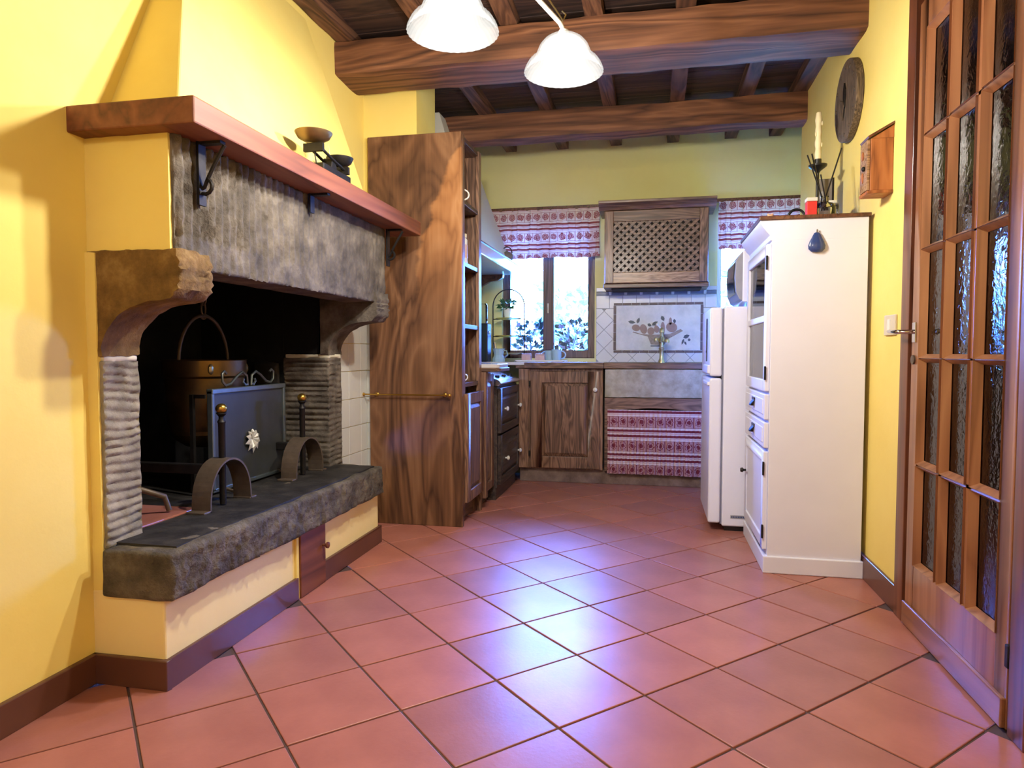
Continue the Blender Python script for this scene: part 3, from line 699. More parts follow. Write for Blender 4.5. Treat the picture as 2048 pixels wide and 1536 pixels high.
# things on its shelves
def mug(name, c, r, h, mat, label, hd=(0, -1), group=None):
    t_ = thing(name, label, 'cup', c, group)
    MB().lathe([(0, 0), (r * .8, 0), (r, h * .3), (r, h), (r * .94, h), (r * .92, h * .2), (0, h * .1)], c, 22).build('body', mat, t_, smooth=.7)
    hx, hy = hd; k = math.hypot(hx, hy); hx /= k; hy /= k
    MB().tube([(c[0] + hx * (r * .95 + h * .42 * math.sin(a)), c[1] + hy * (r * .95 + h * .42 * math.sin(a)), c[2] + h * (.52 + .34 * math.cos(a))) for a in [PI * q / 8 for q in range(9)]], r * .13, 7).build('handle', mat, t_, smooth=.8)
    return t_
mug('cup', (-1.075, 3.70, .80), .026, .055, 'white_ceramic', 'small white cup on the lowest shelf of the tall unit', (1, .6))
mug('cup', (-1.085, 3.70, 1.815), .034, .085, 'white_ceramic', 'white cup high on the upper shelf of the tall unit', (1, .5))
def jar(name, c, r, h, matb, matl, label, cat='jar', band=None):
    t_ = thing(name, label, cat, c)
    MB().lathe([(0, 0), (r, 0), (r, h * .78), (r * .85, h * .84), (r * .8, h * .86), (0, h * .86)], c, 20).build('body', matb, t_, smooth=.6)
    MB().lathe([(r * .88, 0), (r * .9, h * .12), (r * .4, h * .14), (0, h * .14)], (c[0], c[1], c[2] + h * .86), 20).build('lid', matl, t_, smooth=.6)
    if band: MB().lathe([(r * 1.01, h * .18), (r * 1.02, h * .2), (r * 1.02, h * .6), (r * 1.01, h * .62)], c, 20).build('band', band, t_, smooth=.6)
jar('storage_jar', (-1.075, 3.725, 1.474), .042, .17, 'white_ceramic', 'wax', 'white jar with a reddish band on the third shelf', band='pink_ceramic')
jar('storage_jar', (-1.095, 3.645, 1.474), .026, .25, 'wax', 'brass_pale', 'tall pale tin beside the banded jar on the third shelf')
# towel rail on the figured panel
tr_ = thing('towel_rail', 'thin brass towel rail fixed across the figured wooden panel', 'towel rail', (-1.34, 3.545, .735))
MB().tube([(-1.59, 3.545, .735), (-1.09, 3.545, .735)], .0045, 8).build('rod', 'brass', tr_, smooth=.8)
for x in (-1.592, -1.088): MB().ball((x, 3.545, .735), .010, 10, (1.3, 1, 1)).build('finial', 'brass', tr_, smooth=.8)
for x in (-1.52, -1.12): MB().tube([(x, 3.545, .735), (x, 3.572, .735)], .006, 8).ball((x, 3.568, .735), .012, 10, (1, .4, 1)).build('bracket', 'brass', tr_, smooth=.8)

# ------------------------------------------------------------------ left kitchen run
pc = thing('base_cabinet', 'narrow dark wooden base cabinet between the tall unit and the drawers', 'cabinet', (-1.2, 4.15, 0))
B(-1.595, -1.03, 4.003, 4.275, .09, .85).build('body', 'cabinet_wood', pc, bev=.002)
B(-1.595, -1.06, 4.003, 4.275, 0, .09).build('plinth', 'cabinet_wood_y', pc)
B(-1.03, -.995, 4.003, 4.045, .07, .85).build('pilaster', 'cabinet_wood', pc, bev=.003)
panel_door(pc, -1.03, 4.047, 4.272, .10, .835, 'cabinet_wood', 'cabinet_wood', fr=.05)
dc = thing('drawer_unit', 'dark wooden unit with two deep drawers and white knobs', 'drawer unit', (-1.25, 4.67, 0))
B(-1.595, -.99, 4.28, 4.925, .08, .745).build('body', 'drawer_wood', dc, bev=.002)
B(-1.595, -1.0, 4.28, 4.925, 0, .08).build('plinth', 'drawer_wood', dc)
panel_door(dc, -.99, 4.29, 4.920, .44, .735, 'drawer_wood', 'drawer_wood', fr=.05, knob=[(4.42, .594), (4.87, .585)], name='drawer')
panel_door(dc, -.99, 4.29, 4.920, .10, .425, 'drawer_wood', 'drawer_wood', fr=.05, knob=[(4.44, .258), (4.87, .25)], name='drawer')
hob = thing('hob', 'stainless steel hob with a slanted front set into the worktop', 'hob', (-1.2, 4.62, .748))
MB().prism([(-1.45, .748), (-.985, .748), (-.965, .765), (-.985, .79), (-1.10, .83), (-1.45, .86)], 'y', 4.30, 4.93).build('body', 'steel', hob, bev=.004)
for y in (4.42, 4.62, 4.82): MB().lathe([(0, 0), (.016, 0), (.015, .016), (0, .018)], (-1.02, y, .80), 14).build('knob', 'black_plastic', hob, smooth=.6)
MB().tube([(-1.35, 4.40, .87), (-1.35, 4.85, .87)], .006, 6).tube([(-1.22, 4.40, .86), (-1.22, 4.85, .86)], .006, 6).tube([(-1.4, 4.5, .872), (-1.16, 4.5, .862)], .006, 6).tube([(-1.4, 4.75, .872), (-1.16, 4.75, .862)], .006, 6).build('pan_support', 'iron', hob, smooth=.8)
# worktop: L with wooden edge, hob gap
def rounded(x0, x1, y0, y1, r):
    return [(x0, y0)] + [(x1 - r + r * math.sin(a), y0 + r - r * math.cos(a)) for a in [k * PI / 2 / 6 for k in range(7)]] + [(x1, y1), (x0, y1)]
wt = thing('worktop', 'pale tiled worktop with a brown wooden edge running round the corner', 'worktop', (-1.2, 4.9, .855))
wt_m = MB().prism(rounded(-1.597, -.915, 4.003, 4.275, .05), 'z', .875, .90)
wt_m.box(-1.597, -.925, 4.935, 5.298, .875, .90); wt_m.box(-.925, -.345, 4.935, 5.298, .875, .90); wt_m.box(-1.597, -1.46, 4.275, 4.935, .875, .90)
wt_m.build('top', 'counter_tile', wt, bev=.004)
MB().prism(rounded(-1.597, -.905, 4.003, 4.275, .055), 'z', .853, .875).build('edge', 'cabinet_wood_x', wt, bev=.004)
MB().box(-.93, -.345, 4.912, 4.935, .853, .897).box(-1.0, -.345, 4.935, 5.298, .853, .875).build('edge', 'cabinet_wood_x', wt, bev=.004)
B(-.345, .86, 4.922, 5.298, .853, .895).build('sink_rail', 'cabinet_wood_x', wt, bev=.004)

# back run
bc = thing('base_cabinet', 'brown wooden corner cabinet with a raised panel door under the window', 'cabinet', (-.66, 5.1, 0))
B(-.975, -.352, 4.955, 5.298, .105, .85).build('body', 'cabinet_wood', bc, bev=.002)
B(-.975, -.90, 4.935, 4.955, .11, .85).build('stile', 'cabinet_wood', bc, bev=.003)
panel_door(bc, 4.955, -.885, -.373, .115, .832, 'cabinet_wood', 'cabinet_wood', facing='y', fr=.085, knob=[(-.405, .70)])
for z in (.22, .74): B(-.897, -.887, 4.925, 4.94, z - .02, z + .02).build('hinge', 'iron', bc)
struct(MB().box(-.975, .86, 4.985, 5.25, 0, .104).build('trim_1', 'kick_stone', bev=.004))
sk = thing('stone_sink', 'pale stone apron sink under the tile picture', 'sink', (.02, 5.1, .646))
m = MB(); rough_box(m, -.338, .388, 4.930, 5.0, .646, .850, .03, .003, 9); m.build('apron', 'stone_sink', sk, smooth=1.0)
B(-.338, .388, 5.0, 5.29, .646, .69).build('basin_floor', 'stone_sink', sk)
B(-.338, -.30, 5.0, 5.29, .69, .85).build('basin_side', 'stone_sink', sk); B(.35, .388, 5.0, 5.29, .69, .85).build('basin_side', 'stone_sink', sk)
sb = thing('sink_cupboard', 'dark wooden arched frame below the stone sink', 'cabinet', (.02, 5.1, .104))
ar = [(-.338, .104), (-.338, .642), (.388, .642), (.388, .104), (.365, .104), (.365, .54)] + [(.365 - .68 * k / 12, .54 + .028 * math.sin(PI * k / 12)) for k in range(1, 12)] + [(-.315, .54), (-.315, .104)]
MB().prism(ar, 'y', 4.945, 4.968).build('arch_frame', 'cabinet_wood_x', sb, bev=.002)
MB().box(-.345, -.325, 4.968, 5.29, .104, .642).box(.375, .86, 4.968, 5.29, .104, .85).box(-.325, .375, 5.26, 5.29, .104, .642).build('carcass', 'cabinet_dark', sb)
def drape(x0, x1, z0, z1, y, folds, amp, flare=0, seed=0):
    def fn(u, v):
        ph = folds * 2 * PI * u + 1.3 * nz(u * 6, v * 1.2, seed)
        a = amp * (.35 + .65 * (1 - v))
        z = z0 + (z1 - z0) * v + .008 * nz(u * 5, 0, seed + 4) * (1 - v)
        return (x0 + (x1 - x0) * u + flare * (u - .5) * (1 - v) + .006 * math.sin(ph * 2 + 1), y + a * math.sin(ph) + .4 * a * math.sin(ph * 2.3 + 2), z)
    return fn
def curtain(name, label, x0, x1, z0, z1, y, folds, amp, mat, rod=None, nu=160, nv=24, loc=None):
    t_ = thing(name, label, 'curtain', loc or ((x0 + x1) / 2, y, z0))
    MB().sheet(drape(x0, x1, z0, z1, y, folds, amp, seed=x0 * 9), nu, nv, .0025, (0, 1, 0)).build('cloth', mat, t_, smooth=1.5)
    if rod: MB().box(x0 - .03, x1 + .03, y + .004, y + .024, z1 - .006, z1 + .022).build('rail', rod, t_, bev=.003)
    return t_
curtain('sink_curtain', 'red and white patterned curtain gathered under the stone sink', -.318, .372, .088, .555, 4.937, 22, .010, 'cloth_sink', nu=300)
# tiled splashback on the back wall
ty = YB
def wtile(poly, y0, y1, mat, par=wb, name='tile', bev=.0012):
    if len(poly) >= 3 and area(poly) > .00025: return MB().prism(poly, 'y', y0, y1).build(name, mat, par, bev=bev)
B(-.432, .468, ty - .003, ty + .001, .895, 1.470).build('tile_bed', 'wall_tile_grout', wb)
TD = .102 / math.sqrt(2); TT = .0995 / math.sqrt(2)
for i in range(-8, 14):
    for j in range(-12, 12):
        cx = -.37 + (i + j) * TD; cz = .93 + (i - j) * TD
        poly = clip([(cx + TT, cz), (cx, cz + TT), (cx - TT, cz), (cx, cz - TT)], -.43, .466, .896, 1.308)
        if poly and not (-.285 < min(q[0] for q in poly) and max(q[0] for q in poly) < .36 and .985 < min(q[1] for q in poly) and max(q[1] for q in poly) < 1.335):
            wtile(poly, ty - .009, ty - .002, 'wall_tile')
for k in range(9): wtile(clip([(-.43 + k * .102, 1.311), (-.43 + k * .102 + .0995, 1.311), (-.43 + k * .102 + .0995, 1.408), (-.43 + k * .102, 1.408)], -.43, .466, 1.28, 1.42), ty - .009, ty - .002, 'wall_tile')
for k in range(8):
    x = -.43 + k * .118
    wtile(clip([(x, 1.416), (x + .092, 1.416), (x + .092, 1.437), (x, 1.437)], -.43, .466, 1.2, 1.5), ty - .010, ty - .002, 'border_grey', name='border_tile')
    wtile(clip([(x + .095, 1.411), (x + .115, 1.411), (x + .115, 1.439), (x + .095, 1.439)], -.43, .466, 1.2, 1.5), ty - .009, ty - .002, 'wall_tile')
    wtile(clip([(x, 1.441), (x + .1155, 1.441), (x + .1155, 1.47), (x, 1.47)], -.43, .466, 1.2, 1.5), ty - .009, ty - .002, 'wall_tile')
# tile picture
tp = thing('tile_picture', 'tile picture of a fruit basket framed by small brown tiles', 'tile picture', (.035, ty - .012, .97))
px0, px1, pz0, pz1 = -.297, .372, .968, 1.350
B(px0 + .02, px1 - .02, ty - .016, ty - .009, pz0 + .02, pz1 - .02).build('panel', 'marble_panel', tp)
n = 10
for k in range(n):
    a = px0 + (px1 - px0) * k / n
    for z in (pz0, pz1 - .017): B(a + .0015, a + (px1 - px0) / n - .0015, ty - .018, ty - .009, z, z + .017).build('border_piece', 'border_brown', tp, bev=.001)
n = 5
for k in range(n):
    a = pz0 + .019 + (pz1 - pz0 - .038) * k / n
    for x in (px0, px1 - .019): B(x, x + .019, ty - .018, ty - .009, a + .0015, a + (pz1 - pz0 - .038) / n - .0015).build('border_piece', 'border_brown', tp, bev=.001)
def PX(u, v):   # zoom crop coordinates of the picture -> wall x, z
    return (px0 + (u - 230) / (1690 - 230) * (px1 - px0), pz1 - (v - 365) / (1185 - 365) * (pz1 - pz0))
def blob(pts, name, mat, th=.003): MB().prism([PX(*q) for q in pts], 'y', ty - .016 - th, ty - .014).build(name, mat, tp)
def ell(u, v, a, b, rot=0, n=14): return [(u + a * math.cos(t) * math.cos(rot) - b * math.sin(t) * math.sin(rot), v + a * math.cos(t) * math.sin(rot) + b * math.sin(t) * math.cos(rot)) for t in [2 * PI * k / n for k in range(n)]]
def leaf(u, v, L, w, rot): 
    return [(u + a * math.cos(rot) - b * math.sin(rot), v + a * math.sin(rot) + b * math.cos(rot)) for a, b in ((-L, 0), (-L * .4, -w), (L * .3, -w * .9), (L, 0), (L * .3, w * .9), (-L * .4, w))]
for (u, v, L, w, r) in ((535, 680, 62, 26, .15), (640, 655, 52, 24, -1.2), (825, 730, 38, 24, .5), (912, 705, 58, 28, -.6), (1040, 625, 48, 28, 1.1), (1230, 672, 38, 22, 1.4), (1425, 920, 55, 30, -.4), (1368, 1005, 52, 16, 1.9), (1410, 1030, 34, 16, 1.1), (1470, 975, 24, 22, 0)):
    blob(leaf(u, v, L, w, r), 'leaf', 'mosaic_leaf')
for (u, v, a, b, r) in ((605, 775, 70, 55, .2), (728, 795, 58, 82, -.3), (850, 830, 60, 62, 0), (945, 790, 45, 70, 0), (1040, 790, 36, 110, 0), (1185, 770, 92, 80, .3), (1165, 670, 24, 60, 0)):
    blob(ell(u, v, a, b, r), 'fruit', 'mosaic_fruit')
blob([(545, 850), (800, 920), (850, 1050), (1000, 1060), (1060, 1060), (1130, 960), (1370, 830), (1330, 800), (1150, 880), (900, 890), (700, 880), (560, 835)], 'basket', 'mosaic_basket', .002)
blob([(845, 1065), (1000, 1065), (1000, 1082), (845, 1082)], 'basket_foot', 'mosaic_leaf', .002)
# faucet
fa = thing('faucet', 'pale brass bridge faucet standing behind the stone sink', 'faucet', (.065, 5.13, .895))
MB().lathe([(0, 0), (.026, 0), (.024, .012), (.015, .03), (.014, .09), (.020, .10), (.020, .108), (.013, .115), (.013, .15), (.021, .16), (.022, .18), (.014, .19), (.013, .215), (.018, .225), (.014, .25), (.004, .262), (0, .262)], (.065, 5.13, .895), 18).build('column', 'brass_pale', fa, smooth=.6)
MB().tube([(.065, 5.12, 1.06), (.06, 5.06, 1.085), (.055, 5.01, 1.075), (.052, 4.99, 1.04)], [.011, .010, .009, .010], 10).build('spout', 'brass_pale', fa, smooth=.8)
for s, z in ((-1, 1.065), (1, 1.055)): MB().tube([(.065, 5.13, z), (.065 + s * .04, 5.12, z)], .007, 8).lathe([(0, 0), (.016, 0), (.019, .012), (.012, .026), (0, .03)], (.065 + s * .04, 5.12, z - .012), 12).build('tap_handle', 'brass_pale', fa, smooth=.7)
MB().tube([(.055, 5.13, 1.15), (.035, 5.12, 1.175)], .006, 8).ball((.033, 5.12, 1.178), .012, 10).build('lever', 'white_ceramic', fa, smooth=.8)

# wall cabinet with lattice door
wc = thing('wall_cabinet', 'brown wooden wall cabinet with a diagonal lattice door', 'cabinet', (.015, 5.15, 1.44))
B(-.352, .384, 5.02, 5.298, 1.47, 2.0).build('body', 'cabinet_wood', wc, bev=.002)
MB().prism([(5.298, 2.0), (5.0, 2.0), (4.985, 2.02), (4.945, 2.045), (4.945, 2.062), (5.298, 2.062)], 'x', -.392, .432).build('cornice', 'cabinet_wood_x', wc, bev=.002)
m = MB(); m.box(-.356, .388, 4.99, 5.298, 1.44, 1.468); m.build('bottom_moulding', 'cabinet_wood_x', wc, bev=.004)
B(-.30, .34, 5.03, 5.25, 1.428, 1.44).build('dark_underside', 'cabinet_dark', wc, bev=.003)  # near-black plate that gives the cabinet its dark underside
dx0, dx1, dz0, dz1 = -.345, .378, 1.475, 1.995; fw = .058
m = MB(); m.box(dx0, dx0 + fw, 4.995, 5.018, dz0, dz1); m.box(dx1 - fw, dx1, 4.995, 5.018, dz0, dz1); B(dx0 + fw, dx1 - fw, 4.995, 5.018, dz1 - .078, dz1)
wd = m.build('door', 'cabinet_wood', wc, bev=.003)
B(dx0 + fw, dx1 - fw, 4.9955, 5.018, dz1 - .078, dz1).build('upper_rail', 'cabinet_wood_x', wd, bev=.003)
B(dx0 + fw, dx1 - fw, 4.994, 5.018, dz0, dz0 + .075).build('lower_rail', 'light_grain', wd, bev=.003)
lx0, lx1, lz0, lz1 = dx0 + fw, dx1 - fw, dz0 + .075, dz1 - .078
B(lx0, lx1, 5.014, 5.019, lz0, lz1).build('lattice_back', 'cabinet_dark', wd)
for sgn, yy in ((1, 5.004), (-1, 5.009)):
    k = -1.2
    while k < 1.2:
        w = .0103; L = 1.0
        cx, cz = (lx0 + lx1) / 2 + k, (lz0 + lz1) / 2; c45 = math.sqrt(.5)
        ax, az = c45, sgn * c45; nx, nzv = -az, ax
        poly = clip([(cx - ax * L - nx * w, cz - az * L - nzv * w), (cx + ax * L - nx * w, cz + az * L - nzv * w), (cx + ax * L + nx * w, cz + az * L + nzv * w), (cx - ax * L + nx * w, cz - az * L + nzv * w)], lx0, lx1, lz0, lz1)
        if poly and area(poly) > .0004: MB().prism(poly, 'y', yy - .005, yy).build('slat', 'cabinet_wood_x', wd, bev=.001, seg=1)
        k += .0545
# valances
curtain('window_valance', 'red striped valance over the window above the worktop', -1.31, -.405, 1.705, 2.08, 5.235, 9, .016, 'cloth_valance', 'dark_edge')
curtain('window_valance', 'red striped valance right of the lattice wall cabinet', .465, 1.13, 1.735, 2.085, 5.245, 8, .016, 'cloth_valance', 'dark_edge')

# range hood
rh = thing('range_hood', 'plastered cooker hood with a wooden ledge above the hob', 'range hood', (-1.3, 4.65, 1.57))
B(-1.598, -1.035, 4.02, 5.2, 1.575, 1.65).build('ledge', 'counter_tile', rh, bev=.006)
B(-1.598, -1.03, 4.015, 5.205, 1.645, 1.658).build('ledge_moulding', 'dark_edge', rh, bev=.003)
MB().raw([(-1.598, 4.06, 1.658), (-1.08, 4.06, 1.658), (-1.08, 5.16, 1.658), (-1.598, 5.16, 1.658), (-1.598, 4.3, 2.54), (-1.38, 4.3, 2.54), (-1.38, 5.0, 2.54), (-1.598, 5.0, 2.54)], [(0, 1, 2, 3), (4, 5, 6, 7), (0, 1, 5, 4), (1, 2, 6, 5), (2, 3, 7, 6), (3, 0, 4, 7)]).build('plaster_funnel', 'plaster_white', rh, bev=.005)
cb = [(-1.598, 1.575), (-1.14, 1.575), (-1.145, 1.55), (-1.18, 1.53), (-1.25, 1.52), (-1.31, 1.49), (-1.36, 1.44), (-1.40, 1.37), (-1.598, 1.34)]
for a in (4.05, 5.14): MB().prism(cb, 'y', a, a + .05).build('bracket', 'dark_edge', rh, bev=.003)
bk = thing('teapot', 'small round lidded pot standing on the cooker hood ledge', 'teapot', (-1.09, 5.05, 1.658))
MB().lathe([(0, 0), (.035, 0), (.05, .025), (.048, .05), (.03, .07), (.012, .075), (.008, .085), (0, .088)], (-1.09, 5.05, 1.658), 20).build('body', 'grey_board', bk, smooth=.7)
MB().tube([(-1.09 + .04 * math.cos(a), 5.05, 1.72 + .05 * math.sin(a)) for a in [PI * k / 10 for k in range(11)]], .004, 6).build('handle', 'iron', bk, smooth=.8)

# things on the worktop
cs = thing('cake_stand', 'arched wire stand with three round yellow plates on the worktop', 'cake stand', (-1.10, 5.16, .90))
m = MB(); zb = .91
pts = [(-1.225, 5.16, zb)] + [(-1.10 - .125 * math.cos(a), 5.16, 1.33 + .13 * math.sin(a)) for a in [PI * k / 16 for k in range(17)]] + [(-.975, 5.16, zb)]
m.tube(pts, .0045, 6)
m.tube([(-1.225, 5.16, .905), (-1.225, 5.21, .9035)], .004, 6); m.tube([(-.975, 5.16, .905), (-.975, 5.21, .9035)], .004, 6)
m.build('wire_arch', 'iron', cs, smooth=.9)
for z, r in ((.955, .11), (1.09, .105), (1.225, .10)): MB().lathe([(0, 0), (r * .6, 0), (r, .010), (r * 1.01, .013), (r * .96, .011), (0, .005)], (-1.10, 5.16, z), 24).build('plate', 'yellow_plate', cs, smooth=.7); MB().tube([(-1.225, 5.16, z + .004), (-.975, 5.16, z + .004)], .0035, 6).build('cross_wire', 'iron', cs)
def leafy(mb, c, n, L, spread, seed, zs=1.0, w=.35):
    r = random.Random(seed)
    for k in range(n):
        a = r.uniform(0, 2 * PI); e = r.uniform(-.3, 1.2); rr = spread * math.sqrt(r.random())
        q = Vector((c[0] + rr * math.cos(a), c[1] + rr * math.sin(a) * .6, c[2] + r.uniform(-1, 1) * spread * zs))
        dv = Vector((math.cos(a) * math.cos(e), math.sin(a) * math.cos(e), math.sin(e))); sd = dv.cross(Vector((r.uniform(-1, 1), r.uniform(-1, 1), 1))).normalized()
        l = L * r.uniform(.6, 1.3); up_ = sd.cross(dv) * l * .15
        mb.raw([q, q + dv * l * .45 + sd * l * w + up_, q + dv * l, q + dv * l * .45 - sd * l * w + up_, q + dv * l * .5], [(0, 1, 4), (1, 2, 4), (2, 3, 4), (3, 0, 4)])
vp = thing('potted_plant', 'small green plant in a white pot on the top yellow plate', 'plant', (-1.11, 5.16, 1.238))
MB().lathe([(0, 0), (.022, 0), (.03, .06), (.032, .075), (.027, .073), (.02, .01), (0, .01)], (-1.11, 5.16, 1.238), 18).build('pot', 'white_ceramic', vp, smooth=.7)
m = MB(); leafy(m, (-1.115, 5.16, 1.335), 34, .05, .045, 5, .7); m.build('foliage', 'leaf_green', vp)
MB().tube([(-1.11, 5.16, 1.25), (-1.112, 5.16, 1.33)], .003, 5).build('stem', 'stem', vp)
cm_ = thing('coffee_machine', 'dark coffee machine standing behind the tall shelf unit', 'coffee machine', (-1.235, 5.0, .90))
MB().box(-1.33, -1.215, 4.94, 5.06, .90, 1.19).build('body', 'black_plastic', cm_, bev=.008)
MB().lathe([(0, 0), (.045, 0), (.045, .14), (.04, .15), (0, .15)], (-1.275, 5.0, 1.19), 20).build('water_tank', 'clear_glass', cm_, smooth=.6)
MB().ball((-1.213, 4.985, 1.12), .016, 12, (.4, 1, 1)).build('dial', 'steel', cm_, smooth=.8)
mk = thing('moka_pot', 'pale metal jug with a handle at the left end of the worktop', 'jug', (-1.14, 4.985, .90))
MB().lathe([(0, 0), (.048, 0), (.050, .02), (.036, .05), (.045, .095), (.052, .10), (.046, .098), (.032, .05), (0, .03)], (-1.14, 4.985, .90), 10).build('body', 'blue_ceramic', mk, smooth=.4)
MB().tube([(-1.10, 4.975, .985), (-1.075, 4.97, .985), (-1.068, 4.97, .95), (-1.095, 4.975, .93)], .006, 6).build('handle', 'steel', mk, smooth=.8)
MB().tube([(-1.165, 4.985, 1.0), (-1.17, 4.985, 1.045)], .009, 8).build('lid_knob', 'steel', mk)
ty_ = thing('serving_tray', 'flat white tray under the sugar boxes and mugs', 'tray', (-.84, 5.12, .90))
MB().prism([(-1.03 + .02, 5.03), (-.66, 5.03), (-.64, 5.06), (-.64, 5.19), (-.66, 5.21), (-1.01, 5.21), (-1.03, 5.19), (-1.03, 5.06)], 'z', .9005, .907).build('base', 'white_ceramic', ty_, bev=.002)
MB().tube([(-1.02, 5.035, .909), (-.65, 5.035, .909), (-.645, 5.2, .909), (-1.02, 5.205, .909), (-1.02, 5.035, .909)], .004, 6).build('rim', 'white_ceramic', ty_, smooth=.8)
for x, y, l in ((-.945, 5.10, 'pink patterned sugar box left of its twin on the tray'), (-.835, 5.07, 'pink patterned sugar box beside the blue mugs on the tray')):
    sg_ = thing('sugar_box', l, 'box', (x, y, .908))
    MB().prism([(x - .036, y - .03), (x + .036, y - .03), (x + .036, y + .03), (x - .036, y + .03)], 'z', .908, .952).build('body', 'pink_ceramic', sg_, bev=.006)
    MB().box(x - .034, x + .034, y - .028, y + .028, .953, .962).build('lid', 'pink_ceramic', sg_, bev=.003)
mug('mug', (-.715, 5.10, .908), .038, .085, 'blue_ceramic', 'pale blue mug at the right end of the tray', (1, -.15))
mg = mug('mug', (-.775, 5.135, .908), .036, .078, 'blue_ceramic', 'pale blue mug half hidden behind the other mug', (-1, -.1))

# ------------------------------------------------------------------ fridge, microwave, white cabinet
fr = thing('fridge', 'white two-door fridge freezer beside the white cabinet', 'fridge', (.58, 4.05, 0))
B(.375, .88, 3.775, 4.34, .03, 1.215).build('body', 'fridge_white', fr, bev=.008)
B(.39, .87, 3.80, 4.32, 0, .035).build('plinth', 'black_plastic', fr)
B(.366, .378, 3.785, 4.33, .04, 1.205).build('door_gasket', 'gasket', fr)
for a, b, nm in ((.045, .832, 'fridge_door'), (.842, 1.212, 'freezer_door')):
    dd = B(.302, .366, 3.772, 4.342, a, b).build(nm, 'fridge_white', fr, bev=.012, seg=3)
    zz = (b - .10, b - .02) if nm == 'fridge_door' else (a + .015, a + .06)
    B(.290, .305, 3.78, 4.10, zz[0] + .06 if nm == 'fridge_door' else zz[0], zz[1]).build('handle_strip', 'grey_plastic' if 0 else 'fridge_white', dd, bev=.004)
pl = B(.42, .505, 3.7735, 3.776, .074, .092).build('badge', 'grey_plastic', fr); pl['label'] = 'small grey blue printed badge strip'
for k in range(9): B(.425 + k * .0085, .430 + k * .0085, 3.7725, 3.774, .079, .087).build('badge_print', 'pear_blue', fr)
mag = thing('picture_magnet', 'dark printed magnet strip on the freezer door front', 'magnet', (.299, 3.98, .93))
MB().box(.297, .303, 3.95, 4.0, .92, 1.16).build('card', 'dark_glass', mag, bev=.001)
mw = thing('microwave', 'white microwave oven standing on top of the fridge', 'microwave', (.63, 4.08, 1.215))
B(.475, .85, 3.86, 4.31, 1.245, 1.525).build('body', 'fridge_white', mw, bev=.006)
MB().prism([(.478, 1.25), (.478, 1.52), (.462, 1.505), (.44, 1.47), (.435, 1.38), (.442, 1.30), (.46, 1.26)], 'y', 3.865, 4.305).build('front_bezel', 'grey_plastic', mw, bev=.004)
MB().prism([(.442, 1.29), (.437, 1.30), (.430, 1.38), (.435, 1.46), (.441, 1.472)], 'y', 3.90, 4.20).build('window', 'dark_glass', mw)
for x in (.52, .82):
    for y in (3.89, 4.27): MB().lathe([(0, 0), (.016, 0), (.018, .03), (0, .03)], (x, y, 1.2155), 12).build('foot', 'black_plastic', mw)
MB().box(.50, .54, 3.875, 3.885, 1.218, 1.238).build('cable_clip', 'black_plastic', mw, bev=.003)
# white cabinet
cw = thing('white_cabinet', 'tall narrow white painted cabinet with plain side panel', 'cabinet', (.685, 3.42, 0))
B(.502, .884, 3.103, 3.735, .04, 1.452).build('body', 'white_paint', cw, bev=.002)
MB().box(.484, .892, 3.093, 3.745, 0, .075).build('plinth', 'white_paint', cw, bev=.004)
MB().prism([(.502, 1.45), (.495, 1.455), (.492, 1.475), (.478, 1.49), (.462, 1.512), (.452, 1.53), (.452, 1.54), (.884, 1.54), (.884, 1.45)], 'y', 3.103, 3.735).build('cornice', 'white_paint', cw, bev=.002)
B(.446, .892, 3.094, 3.742, 1.54, 1.556).build('top_board', 'dark_edge', cw, bev=.003)
def cab_door(z0, z1, nm, glazed):
    x = .502; y0, y1 = 3.115, 3.725; f_ = .05; m = MB()
    m.box(x - .02, x, y0, y0 + f_, z0, z1); m.box(x - .02, x, y1 - f_, y1, z0, z1); m.box(x - .02, x, y0 + f_, y1 - f_, z0, z0 + f_); m.box(x - .02, x, y0 + f_, y1 - f_, z1 - f_, z1)
    if glazed: m.box(x - .02, x, y0 + f_, y1 - f_, (z0 + z1) / 2 - .015, (z0 + z1) / 2 + .015)
    o = m.build(nm, 'white_paint', cw, bev=.004)
    if glazed:
        zm = (z0 + z1) / 2
        for a, b in ((z0 + f_, zm - .015), (zm + .015, z1 - f_)): B(x - .009, x - .005, y0 + f_, y1 - f_, a, b).build('pane', 'clear_glass', o)
        B(x - .004, x - .001, y0 + f_, y1 - f_, z0 + f_, z1 - f_).build('inner_back', 'cabinet_wood', o)
    else: B(x - .012, x - .002, y0 + f_, y1 - f_, z0 + f_, z1 - f_).build('field', 'white_paint', o)
    return o
g_ = cab_door(.80, 1.44, 'glass_door', True); l_ = cab_door(.10, .535, 'lower_door', False)
for z in (.18, .46): MB().box(.478, .486, 3.108, 3.122, z - .03, z + .03).build('hinge', 'iron', l_, bev=.002)
for z in (.88, 1.36): MB().box(.478, .486, 3.108, 3.122, z - .03, z + .03).build('hinge', 'iron', g_, bev=.002)
MB().lathe([(0, 0), (.006, 0), (.006, -.012), (.013, -.018), (.010, -.028), (0, -.03)], (.482, 3.66, .36), 12, 'x').build('knob', 'iron', l_, smooth=.7)
for z0 in (.55, .675):
    dr = B(.482, .502, 3.115, 3.725, z0, z0 + .112).build('drawer', 'white_paint', cw, bev=.004)
    B(.478, .484, 3.145, 3.695, z0 + .022, z0 + .090).build('field', 'white_paint', dr, bev=.003)
    for y in (3.40,):
        m = MB(); m.grid(lambda u, v: (.478 - .022 * math.sin(v * PI / 2) * (.25 + .75 * math.sin(PI * u)), y + .038 * math.cos(PI * u) * (1 - .15 * v), z0 + .075 - .032 * v), 12, 5)
        m.box(.474, .479, y - .042, y + .042, z0 + .070, z0 + .082); m.build('cup_pull', 'iron', dr, smooth=.9)
pm = thing('pear_magnet', 'dark blue pear shaped ornament on the side of the white cabinet', 'ornament', (.679, 3.095, 1.40))
